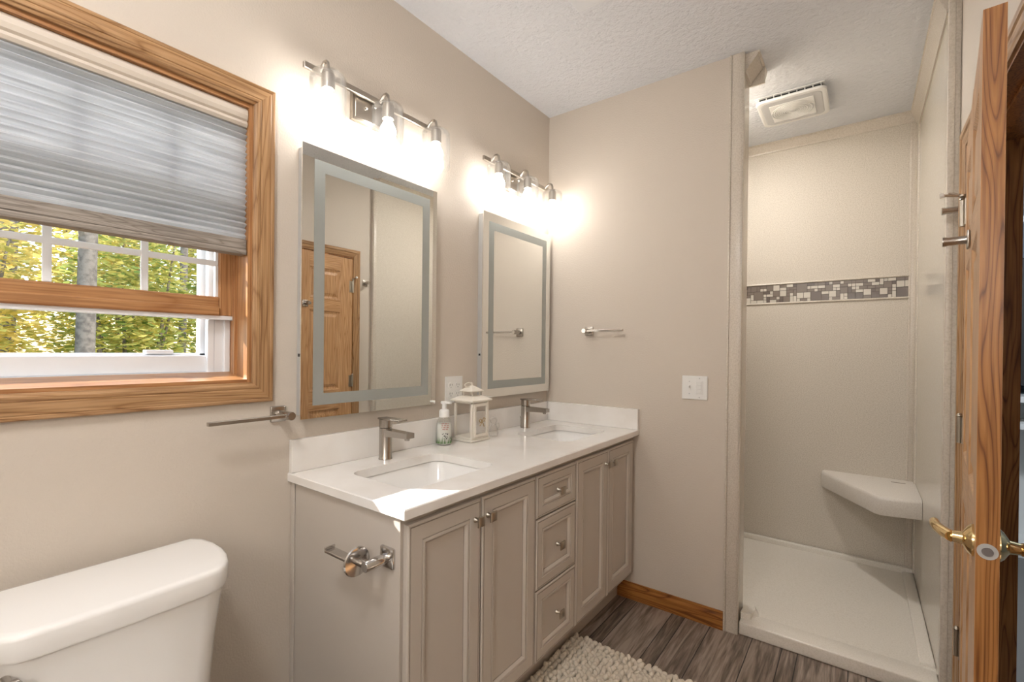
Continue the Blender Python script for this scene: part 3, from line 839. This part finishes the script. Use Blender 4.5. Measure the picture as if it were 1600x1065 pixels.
# countertop with two sink cut-outs
CT0, CT1 = .882, .912
S1 = (.158, .468, .937, 1.348); S2 = (.157, .466, 1.880, 2.290)
ctop = thing('vanity_countertop', 'white quartz countertop with backsplash across the double vanity', 'countertop', (.29, 1.62, CT0))
bm = bm_new()
def loop_edges(pts):
    vs = [bm.verts.new(p) for p in pts]
    return [bm.edges.new((vs[i], vs[(i+1) % len(vs)])) for i in range(len(vs))], vs
def slab(bm, z, x0, x1, y0, y1):
    es = []
    outer = [(x0, y0, z), (x1, y0, z), (x1, y1, z), (x0, y1, z)]
    vs = [bm.verts.new(p) for p in outer]
    es += [bm.edges.new((vs[i], vs[(i+1) % 4])) for i in range(4)]
    hs = []
    for s in (S1, S2):
        hv = [bm.verts.new(p) for p in rrect(s[0], s[1], s[2], s[3], .045, z, 8)]
        hs.append(hv); es += [bm.edges.new((hv[i], hv[(i+1) % len(hv)])) for i in range(len(hv))]
    bmesh.ops.triangle_fill(bm, use_beauty=True, edges=es)
    return vs, hs
e_ = .003
vt, ht = slab(bm, CT1, .0005, .586-e_, .811+e_, L-.001)
vb, hb = slab(bm, CT0, .0005, .586-e_, .811+e_, L-.001)
o1 = [bm.verts.new(p) for p in ((.0005, .811, CT1-e_), (.586, .811, CT1-e_), (.586, L-.001, CT1-e_), (.0005, L-.001, CT1-e_))]
o2 = [bm.verts.new(p) for p in ((.0005, .811, CT0+e_), (.586, .811, CT0+e_), (.586, L-.001, CT0+e_), (.0005, L-.001, CT0+e_))]
ring_bridge(bm, vt, o1); ring_bridge(bm, o1, o2); ring_bridge(bm, o2, vb)
for a, b in zip(ht, hb): ring_bridge(bm, a, b)
part('slab', bm, 'quartz', ctop)
bm = bm_new(); box(bm, .0005, .020, .815, L-.001, CT1, 1.022, .002, 2); part('backsplash', bm, 'quartz', ctop)
bm = bm_new(); box(bm, .0205, .584, L-.020, L-.001, CT1, 1.022, .002, 2); part('side_splash', bm, 'quartz', ctop)

def make_sink(s, label):
    cx, cy = (s[0]+s[1])/2, (s[2]+s[3])/2
    t = thing('undermount_sink', label, 'sink', (cx, cy, CT0-.135), 0, 'undermount sinks in the countertop')
    bm = bm_new(); r = []
    for ins, z, rad in ((-.018, CT0-.001, .05), (-.006, CT0-.001, .047), (-.003, CT0-.006, .046), (.006, CT0-.02, .045), (.022, CT0-.085, .055), (.036, CT0-.115, .06), (.062, CT0-.128, .07), (.11, CT0-.133, .045)):
        r.append(rrect(s[0]+ins, s[1]-ins, s[2]+ins, s[3]-ins, rad, z, 8))
    out = []
    for ins, z, rad in ((.105, CT0-.139, .04), (.03, CT0-.125, .06), (.008, CT0-.07, .05), (-.018, CT0-.012, .05), (-.018, CT0-.001, .05)):
        out.append(rrect(s[0]+ins, s[1]-ins, s[2]+ins, s[3]-ins, rad, z, 8))
    loft(bm, r, cap=(False, True)); loft(bm, out, cap=(True, False))
    part('basin', bm, 'ceramic', t, smooth=True, auto=60)
    bm = bm_new(); lathe(bm, [(.022, CT0-.1335), (.022, CT0-.130), (.016, CT0-.129)], 24, 'Z', (cx, cy, 0)); part('drain', bm, 'chrome', t, smooth=True)
    return t
make_sink(S1, 'white rectangular undermount sink nearest the window')
make_sink(S2, 'white rectangular undermount sink farther along by the end wall')

def make_faucet(label, loc):
    t = thing('faucet', label, 'faucet', loc, 0, 'faucets behind the sinks')
    x, y, z = loc
    bm = bm_new(); lathe(bm, [(.0255, z), (.0255, z+.002), (.0242, z+.004), (.0242, z+.117), (.022, z+.119)], 32, 'Z', (x, y, 0)); part('body', bm, 'nickel', t, smooth=True)
    bm = bm_new()
    w_ = .0185
    loft(bm, [[(xx, y-w_, z0), (xx, y+w_, z0), (xx, y+w_, z1), (xx, y-w_, z1)] for xx, z0, z1 in ((x+.005, z+.086, z+.114), (x+.05, z+.090, z+.113), (x+.140, z+.093, z+.111))])
    sp = part('spout', bm, 'nickel', t)
    bm = bm_new(); lathe(bm, [(.009, z+.084), (.010, z+.094)], 16, 'Z', (x+.122, y, 0)); part('aerator', bm, 'nickel', sp, smooth=True)
    bm = bm_new(); lathe(bm, [(.0245, z+.1205), (.0245, z+.150)], 32, 'Z', (x, y, 0)); box(bm, x-.023, x+.098, y-.021, y+.021, z+.150, z+.1565, .0015, 1)
    part('handle', bm, 'nickel', t, smooth=True)
    bm = bm_new(); tube(bm, [(x-.03, y, z+.0), (x-.03, y, z+.052)], .0028, 8); lathe(bm, [(.004, z+.050), (.006, z+.055), (.004, z+.060)], 12, 'Z', (x-.03, y, 0)); part('drain_pull', bm, 'nickel', t, smooth=True)
    return t
f1 = make_faucet('brushed nickel single-lever faucet behind the near sink', (.086, 1.147, CT1))
dup(f1, (.082, 2.085, CT1), 'brushed nickel single-lever faucet behind the far sink')

# ------------------------------------------------------------------ towel arms
def towel_arm(label, loc, rotz, arm_len, post=.085, sgn=-1, name='towel_bar'):
    """local: +x out of wall, arm runs along local y*sgn"""
    t = thing(name, label, 'towel bar', loc, rotz, 'swing-arm towel bars', local=True)
    bm = bm_new(); box(bm, 0, .009, -.026, .026, -.026, .026, .004, 3); part('plate', bm, 'nickel', t, smooth=True)
    bm = bm_new(); lathe(bm, [(.0135, .008), (.0135, post+.012), (.0125, post+.014)], 22, 'X', (0, 0, 0)); part('post', bm, 'nickel', t, smooth=True)
    bm = bm_new(); ya, yb = (-arm_len, -.008) if sgn < 0 else (.008, arm_len)
    box(bm, post-.008, post+.006, ya, yb, -.005, .006, .001, 1); part('arm', bm, 'nickel', t)
    return t
towel_arm('brushed nickel towel arm on the wall below the window corner', (0, .775, 1.113), 0, .235, .078, -1)
towel_arm('brushed nickel towel arm on the end wall above the backsplash', (.286, L, 1.441), -PI/2, .226, .062, 1)

# toilet paper holder on the vanity side
tp = thing('toilet_paper_holder', 'empty polished toilet paper holder on the near side of the vanity', 'toilet paper holder', (.51, VY0-.004, .765))
bm = bm_new(); box(bm, .480, .536, VY0-.012, VY0-.0005, .738, .794, .004, 2); part('plate', bm, 'chrome', tp, smooth=True)
bm = bm_new(); lathe(bm, [(.0145, VY0-.011), (.0145, VY0-.076), (.013, VY0-.078)], 24, 'Y', (.502, 0, .762)); part('post', bm, 'chrome', tp, smooth=True)
bm = bm_new(); lathe(bm, [(.008, .448), (.038, .450), (.040, .454), (.038, .458), (.008, .460)], 32, 'X', (0, VY0-.066, .760)); tube(bm, [(.455, VY0-.066, .760), (.500, VY0-.066, .760)], .009, 12)
part('roll_disc', bm, 'chrome', tp, smooth=True)
bm = bm_new(); box(bm, .322, .45, VY0-.080, VY0-.048, .752, .760, .0015, 1); box(bm, .322, .327, VY0-.080, VY0-.048, .760, .768, .001, 1)
part('roll_arm', bm, 'chrome', tp)

# ------------------------------------------------------------------ wall plates
ou = thing('wall_outlet', 'white double duplex outlet plate between the mirrors', 'outlet', (0, 1.606, 1.142))
bm = bm_new(); box(bm, .0005, .006, 1.548, 1.664, 1.082, 1.204, .002, 2); pl = part('cover_plate', bm, 'white', ou)
for yc in (1.583, 1.629):
    for zc in (1.162, 1.122):
        bm = bm_new(); lathe(bm, [(.0165, .006), (.0165, .008)], 24, 'X', (0, yc, zc)); s = part('socket', bm, 'white', ou)
        bm = bm_new(); box(bm, .008, .0083, yc-.008, yc-.006, zc-.002, zc+.008); box(bm, .008, .0083, yc+.006, yc+.008, zc-.001, zc+.007); lathe(bm, [(.0022, .008), (.0022, .0083)], 10, 'X', (0, yc, zc-.008)); part('socket_slots', bm, 'dark', s, label='dark socket slots')
sw = thing('light_switch', 'white two-gang switch plate on the end wall', 'switch', (.868, L, 1.152))
bm = bm_new(); box(bm, .807, .929, L-.006, L-.0005, 1.094, 1.211, .003, 2); part('cover_plate', bm, 'white', sw)
bm = bm_new(); box(bm, .838, .848, L-.008, L-.006, 1.140, 1.165); box(bm, .8395, .8465, L-.018, L-.006, 1.152, 1.163, .001, 1); part('toggle', bm, 'white', sw)
bm = bm_new(); box(bm, .875, .907, L-.008, L-.006, 1.120, 1.186, .001, 1)
for z in (1.133, 1.153, 1.173): box(bm, .878, .901, L-.0105, L-.008, z-.008, z+.008, .001, 1)
part('timer_buttons', bm, 'white', sw)
for (x, z) in ((.843, 1.183), (.843, 1.122), (.891, 1.199), (.891, 1.105)):
    bm = bm_new(); lathe(bm, [(.003, L-.0075), (.003, L-.006)], 10, 'Y', (x, 0, z)); part('screw', bm, 'fan_grey', sw)

# ------------------------------------------------------------------ soap bottle
sb = thing('soap_bottle', 'clear foaming soap bottle with white pump and grass print beside the lantern', 'soap bottle', (.064, 1.483, CT1))
X, Y, Z = .064, 1.483, CT1+.001
bm = bm_new(); lathe(bm, [(.026, Z), (.032, Z+.003), (.034, Z+.010), (.033, Z+.085), (.031, Z+.100), (.025, Z+.112), (.0205, Z+.118), (.0205, Z+.124)], 32, 'Z', (X, Y, 0)); part('bottle', bm, 'bottle', sb, smooth=True)
bm = bm_new(); lathe(bm, [(.030, Z+.003), (.0325, Z+.010), (.0315, Z+.082), (.029, Z+.092)], 32, 'Z', (X, Y, 0))
M['soap'] = mat('pale_soap', (.78, .78, .74), .2)
part('liquid', bm, 'soap', sb, smooth=True, label='pale soap')
bm = bm_new(); lathe(bm, [(.022, Z+.120), (.0225, Z+.122), (.0225, Z+.146), (.018, Z+.152), (.010, Z+.155), (.010, Z+.176), (.016, Z+.178), (.016, Z+.186), (.014, Z+.188)], 28, 'Z', (X, Y, 0))
box(bm, X+.005, X+.040, Y-.007, Y+.007, Z+.179, Z+.187, .002, 2); part('pump', bm, 'white', sb, smooth=True, label='white pump head')
bm = bm_new()
for i in range(46):
    a = 2*PI*i/46+random.uniform(-.05, .05); h = random.uniform(.012, .034); R = .0348
    p0 = Vector((X+R*math.cos(a-.05), Y+R*math.sin(a-.05), Z+.008)); p1 = Vector((X+R*math.cos(a+.06), Y+R*math.sin(a+.06), Z+.008)); p2 = Vector((X+R*math.cos(a+random.uniform(-.1, .1)), Y+R*math.sin(a), Z+.008+h))
    bm.faces.new([bm.verts.new(p) for p in (p0, p1, p2)])
part('grass_print', bm, 'green', sb, label='printed green grass')
bm = bm_new()
for j, zz_ in enumerate((.094, .086, .078, .070)):
    for i in range(9):
        a = -1.05+i*.10; R = .0345
        if (i+j) % 4 == 3: continue
        c = Vector((X+R*math.cos(a), Y+R*math.sin(a), Z+zz_)); t_ = Vector((-math.sin(a), math.cos(a), 0))
        bm.faces.new([bm.verts.new(c+t_*u1+Vector((0, 0, v1))) for u1, v1 in ((-.0012, -.002), (.0012, -.002), (.0012, .002), (-.0012, .002))])
part('red_print', bm, 'red', sb, label='rows of small red print')
bm = bm_new()
for i in range(16):
    a = random.uniform(-1.0, .3); h = random.uniform(.028, .056); R = .0347
    c = Vector((X+R*math.cos(a), Y+R*math.sin(a), Z+h)); t_ = Vector((-math.sin(a), math.cos(a), 0)); q = random.uniform(.0012, .003)
    bm.faces.new([bm.verts.new(c+t_*u1*q+Vector((0, 0, v1*q))) for u1, v1 in ((-1, -.5), (1, -1), (.6, 1), (-.8, .7))])
part('dark_print', bm, 'black', sb, label='small dark printed marks')

# ------------------------------------------------------------------ lantern
ln = thing('candle_lantern', 'cream metal candle lantern with twine bow on the countertop', 'lantern', (.087, 1.638, CT1))
x0, x1, y0, y1, z = .026, .148, 1.574, 1.702, CT1+.001
cx, cy = (x0+x1)/2, (y0+y1)/2
bm = bm_new(); box(bm, x0, x1, y0, y1, z, z+.010, .002, 1); box(bm, x0+.005, x1-.005, y0+.005, y1-.005, z+.010, z+.020, .002, 1); part('base', bm, 'lantern', ln)
bm = bm_new()
for a in (x0+.006, x1-.015):
    for b in (y0+.006, y1-.015): box(bm, a, a+.009, b, b+.009, z+.020, z+.178)
box(bm, x0+.006, x1-.006, y0+.006, y0+.012, z+.172, z+.180); box(bm, x0+.006, x1-.006, y1-.012, y1-.006, z+.172, z+.180)
box(bm, x0+.006, x0+.012, y0+.006, y1-.006, z+.172, z+.180)
part('frame', bm, 'lantern', ln)
bm = bm_new()
rectloops(bm, lambda u, v, d: (x1-.008+d, u, v), y0+.016, y1-.016, z+.022, z+.172, [(0, 0), (0, .008), (.012, .008), (.012, 0)])
dr = part('door', bm, 'lantern', ln)
bm = bm_new(); box(bm, x1-.006, x1-.0045, y0+.026, y1-.026, z+.032, z+.162); part('door_glass', bm, 'clear', dr)
bm = bm_new()
for pts in ([(0, 0), (.012, .014), (.022, .010), (.016, -.002), (0, 0)], [(0, 0), (-.012, .012), (-.020, .004), (-.012, -.006), (0, 0)], [(0, 0), (.008, -.014), (.014, -.026)], [(0, 0), (-.006, -.012), (-.016, -.020)]):
    tube(bm, [(x1+.004, cy+a, z+.092+b) for a, b in pts], .0022, 8)
lathe(bm, [(.001, -.005), (.005, 0), (.001, .005)], 10, 'X', (x1+.004, cy, z+.092)); part('twine_bow', bm, 'twine', ln, smooth=True, label='brown twine bow')
bm = bm_new()
loft(bm, [[(cx-s, cy-s*1.03, zz_), (cx+s, cy-s*1.03, zz_), (cx+s, cy+s*1.03, zz_), (cx-s, cy+s*1.03, zz_)] for s, zz_ in ((.066, z+.180), (.068, z+.183), (.068, z+.188), (.036, z+.204))])
part('roof', bm, 'lantern', ln)
bm = bm_new()
for a in (-1, 1):
    for b in (-1, 1): box(bm, cx+a*.026-.002, cx+a*.026+.002, cy+b*.026-.002, cy+b*.026+.002, z+.203, z+.226)
loft(bm, [[(cx-s, cy-s, zz_), (cx+s, cy-s, zz_), (cx+s, cy+s, zz_), (cx-s, cy+s, zz_)] for s, zz_ in ((.038, z+.224), (.039, z+.228), (.018, z+.243), (.005, z+.250))])
part('cupola', bm, 'lantern', ln)
bm = bm_new(); tube(bm, [(cx, cy, z+.249), (cx, cy, z+.257)], .003, 8)
ringp = [(cx+.002*math.cos(a), cy-.022+.024*math.cos(a), z+.255+.010*math.sin(a)) for a in [2*PI*k/24 for k in range(25)]]
tube(bm, ringp, .0022, 8, cap=False); lathe(bm, [(.001, z+.253), (.006, z+.259), (.001, z+.265)], 12, 'Z', (cx, cy, 0)); part('ring_handle', bm, 'lantern', ln, smooth=True)
# small glass jar beyond the lantern
jr = thing('glass_ornament', 'small clear glass figurine bottle just beyond the lantern', 'ornament', (.125, 1.755, CT1))
bm = bm_new(); lathe(bm, [(.012, z), (.021, z+.004), (.024, z+.020), (.020, z+.045), (.011, z+.060), (.010, z+.064), (.016, z+.072), (.018, z+.082), (.012, z+.092), (.004, z+.097)], 24, 'Z', (.125, 1.755, 0)); part('glass_body', bm, M.get('jar') or glass('jar_glass', (.97, .97, .965), refl=.7, extra=.05), jr, smooth=True)
bm = bm_new(); tube(bm, [(.137, 1.755, z+.062), (.155, 1.757, z+.070), (.158, 1.757, z+.055), (.148, 1.755, z+.035)], .003, 8); part('glass_handle', bm, 'bottle', jr, smooth=True)

# ------------------------------------------------------------------ toilet
to = thing('toilet', 'white toilet with bowed tank lid against the wall under the window', 'toilet', (.40, .312, 0))
def tank_ring(ins, z, xf=.316):
    # half outline, symmetric about yc
    yc = .313; P = [(.045, .205), (.075, .222), (.126, .230), (.180, .229), (.225, .221), (.262, .208), (.290, .190), (.306, .172), (.311, .150), (.315, .08), (.316, 0)]
    full = [(x, yc+y) for x, y in P]+[(x, yc-y) for x, y in reversed(P[:-1])]
    cxx = .18
    s = lambda x, y: (cxx+(x-cxx)*(1-ins/.135), yc+(y-yc)*(1-ins/.23))
    return [(*s(x, y), z) for x, y in full]
bm = bm_new(); loft(bm, [tank_ring(.012, .748), tank_ring(.002, .750), tank_ring(0, .756), tank_ring(0, .790), tank_ring(.002, .7965), tank_ring(.007, .800), tank_ring(.016, .8015)])
part('tank_lid', bm, 'ceramic', to, smooth=True, auto=50)
bm = bm_new(); loft(bm, [tank_ring(.055, .400), tank_ring(.045, .415), tank_ring(.035, .50), tank_ring(.026, .62), tank_ring(.016, .70), tank_ring(.010, .748)])
part('tank', bm, 'ceramic', to, smooth=True, auto=50)
bm = bm_new(); tube(bm, [(.290, .132, .720), (.318, .132, .720)], .009, 14); tube(bm, [(.318, .148, .719), (.322, .144, .720), (.325, .130, .721), (.327, .100, .718), (.325, .065, .712), (.322, .055, .710)], [.005, .011, .0125, .010, .007, .003], 14)
part('flush_lever', bm, 'nickel', to, smooth=True)
def oval(cx_, rx, ry, z, n=36, sq=2.3):
    out = []
    for i in range(n):
        a = 2*PI*i/n; c, s = math.cos(a), math.sin(a)
        out.append((cx_+rx*math.copysign(abs(c)**(2/sq), c), .313+ry*math.copysign(abs(s)**(2/sq), s), z))
    return out
bm = bm_new(); loft(bm, [oval(.42, .24, .11, 0.001), oval(.42, .235, .105, .10), oval(.45, .25, .12, .22), oval(.50, .27, .165, .33), oval(.51, .275, .18, .385), oval(.51, .27, .178, .398), oval(.51, .22, .13, .398), oval(.50, .17, .10, .30)])
box(bm, .10, .34, .22, .406, .24, .40, .02, 3)
part('bowl', bm, 'ceramic', to, smooth=True, auto=50)
bm = bm_new(); loft(bm, [oval(.52, .265, .185, .401), oval(.52, .268, .188, .408), oval(.52, .268, .188, .418), oval(.52, .262, .182, .424), oval(.52, .265, .185, .430), oval(.52, .26, .18, .440)])
part('seat_lid', bm, 'white', to, smooth=True, auto=50)

# ------------------------------------------------------------------ rug of chunky felted loops
bm = bm_new(); rr_ = random.Random(3)
RX0, RX1, RY0, RY1 = .50, 1.12, 1.05, 1.925
box(bm, RX0+.01, RX1-.01, RY0+.01, RY1-.01, .001, .012)
def blob(bm, c, d, a, b):
    d = d.normalized(); s = d.cross(Vector((0, 0, 1))); s = s.normalized() if s.length > .01 else Vector((1, 0, 0)); t_ = s.cross(d)
    rings_ = []
    for u1, r1 in ((-1, .25), (-.75, .7), (-.2, 1), (.35, .95), (.8, .6), (1, .2)):
        rings_.append([c+d*a*u1+(s*math.cos(q)+t_*math.sin(q))*b*r1 for q in [2*PI*k/8 for k in range(8)]])
    loft(bm, rings_)
y = RY0
while y < RY1:
    x = RX0
    while x < RX1:
        c = Vector((x+rr_.uniform(-.004, .004), y+rr_.uniform(-.004, .004), .020+rr_.uniform(-.003, .006)))
        a = rr_.uniform(0, PI)
        edge = x-RX0 < .02 or RY1-y < .03
        d = Vector((math.cos(a), math.sin(a), rr_.uniform(.35, 1.5)))
        blob(bm, c, d, rr_.uniform(.014, .019), rr_.uniform(.0105, .0135))
        x += .0225
    y += .0215
rg = part('shaggy_rug', bm, 'rug', smooth=True, auto=80)
tag(rg, 'cream chunky looped bath rug on the floor in front of the vanity', 'rug')

# ------------------------------------------------------------------ room beyond the doorway
mc = thing('media_console', 'white low console standing in the dim room beyond the doorway', 'console', (2.75, 4.75, 0))
bm = bm_new(); box(bm, 2.2, 3.5, 4.5, 4.95, 1.02, 1.06); box(bm, 2.2, 3.5, 4.5, 4.95, 0, .05); box(bm, 2.2, 2.24, 4.5, 4.95, .05, 1.02); box(bm, 3.46, 3.5, 4.5, 4.95, .05, 1.02); box(bm, 2.24, 3.46, 4.9, 4.94, .05, 1.02); part('frame', bm, 'white', mc)
bm = bm_new(); box(bm, 2.24, 3.46, 4.52, 4.9, .84, .88); part('shelf', bm, 'white', mc)
tv = thing('television', 'black flat television standing on the white console', 'television', (2.8, 4.75, 1.06))
bm = bm_new(); box(bm, 2.2, 3.4, 4.72, 4.76, 1.12, 2.0, .004, 1); box(bm, 2.55, 3.05, 4.68, 4.82, 1.0605, 1.075); box(bm, 2.78, 2.84, 4.74, 4.76, 1.07, 1.14); part('screen', bm, 'dark', tv)

# ------------------------------------------------------------------ outdoors
bm = bm_new(); vs = [bm.verts.new(p) for p in ((-40, -40, -.9), (-.6, -40, -.9), (-.6, 40, -.9), (-40, 40, -.9))]; bm.faces.new(vs)
g = struct('ground', bm, 'ground', 'leaf-strewn ground outside the window')
def leaves(bm, rnd, c, rad, n, size, tl):
    for _ in range(n):
        while True:
            p = Vector((rnd.uniform(-1, 1), rnd.uniform(-1, 1), rnd.uniform(-1, 1)))
            if p.length < 1 and p.length > .25: break
        p = Vector((c[0]+p.x*rad[0], c[1]+p.y*rad[1], c[2]+p.z*rad[2]))
        s = size*rnd.uniform(.6, 1.3)
        a = rnd.uniform(0, 2*PI); t1 = Vector((math.cos(a), math.sin(a), rnd.uniform(-.5, .3))).normalized()
        n1 = Vector((rnd.uniform(-.6, .6), rnd.uniform(-.6, .6), 1)).normalized(); t2 = n1.cross(t1).normalized()
        vs = [bm.verts.new(p+t1*(s*q)+t2*(s*w2)+n1*(s*w3)) for q, w2, w3 in ((-1, 0, 0), (-.1, .55, -.12), (1, 0, -.1), (-.1, -.55, -.12))]
        f = bm.faces.new(vs); f[tl] = rnd.random()
def shrub(name, label, x, y, h, w_, m_, seed, nleaf=2600, size=.05, trunk_r=.0):
    rnd = random.Random(seed)
    t = thing(name, label, 'tree', (x, y, -.9), 0, 'trees outside the window')
    bm = bm_new(); tips = []
    for k in range(5):
        a = rnd.uniform(0, 2*PI); b = Vector((x+math.cos(a)*w_*.7, y+math.sin(a)*w_*.7, -.9+h*rnd.uniform(.7, .95)))
        tube(bm, [(x, y, -.92), ((x+b.x)/2+rnd.uniform(-.1, .1), (y+b.y)/2, -.9+h*.4), b], [.05, .03, .01], 6); tips.append(b)
    part('trunk', bm, 'bark', t, smooth=True)
    bm = bm_new(); tl = bm.faces.layers.float.new('tone')
    leaves(bm, rnd, (x, y, -.9+h*.56), (w_, w_, h*.44), nleaf, size, tl)
    o = part('foliage', bm, m_, t); o['kind'] = 'stuff'
    return t
# The window looks along (-.95,.3)..(-1,.1): stand the trees across that view
def big_tree(x, y, r, label, seed):
    rnd = random.Random(seed)
    t = thing('large_tree', label, 'tree', (x, y, -.9))
    bm = bm_new(); tube(bm, [(x, y, -.95), (x+.02, y, 1.0), (x-.03, y+.05, 3.5), (x, y+.1, 6.5)], [r*1.3, r, r*.9, r*.6], 14)
    part('trunk', bm, 'bark', t, smooth=True)
    for k in range(6):
        bm = bm_new(); a = rnd.uniform(0, 2*PI); z_ = rnd.uniform(2.0, 6)
        tube(bm, [(x, y, z_), (x+math.cos(a)*.25, y+math.sin(a)*.25, z_+.5), (x+math.cos(a)*.5, y+math.sin(a)*.5, z_+.7)], [.05, .03, .01], 6)
        part('branch', bm, 'bark', t)
kinds = [('leafY', 'yellow'), ('leafG', 'green')]
spots = [(-6.0, .35, 4.3, .74, 0), (-6.1, 1.9, 4.2, .74, 1), (-6.0, 3.45, 4.3, .74, 1), (-9.2, .2, 5.4, 1.0, 1), (-9.0, 2.4, 5.5, 1.0, 0), (-9.2, 4.6, 5.4, 1.0, 1),
         (-13.2, 1.0, 7.5, 1.6, 0), (-13.0, 4.4, 7.6, 1.6, 1), (-13.2, 7.9, 7.4, 1.6, 0), (-6.2, -1.3, 4.2, .74, 1)]
desc = ['yellow-leaved sapling filling the left of the window view', 'yellow-green sapling in the middle of the window view', 'green sapling at the right edge of the window view', 'green sapling behind the nearest yellow one on the left',
        'yellow tree behind the middle sapling', 'green tree behind the sapling at the right of the view', 'tall yellow tree far back on the left', 'tall green tree far back in the middle', 'tall yellow tree far back to the right', 'green sapling left of the window view']
for i, (x, y, h, w_, k) in enumerate(spots):
    shrub('leafy_sapling', desc[i], x, y, h, w_, kinds[k][0], 20+i, 7000 if i < 6 else 6000, .056 if i < 3 else .075 if i < 6 else .11)
big_tree(-4.95, 1.25, .084, 'thick grey tree trunk rising in the middle of the window view', 5)
big_tree(-7.6, 3.0, .06, 'slim grey tree trunk to the right behind the green sapling', 6)
big_tree(-10.9, 1.3, .14, 'grey tree trunk farther back to the left', 8)
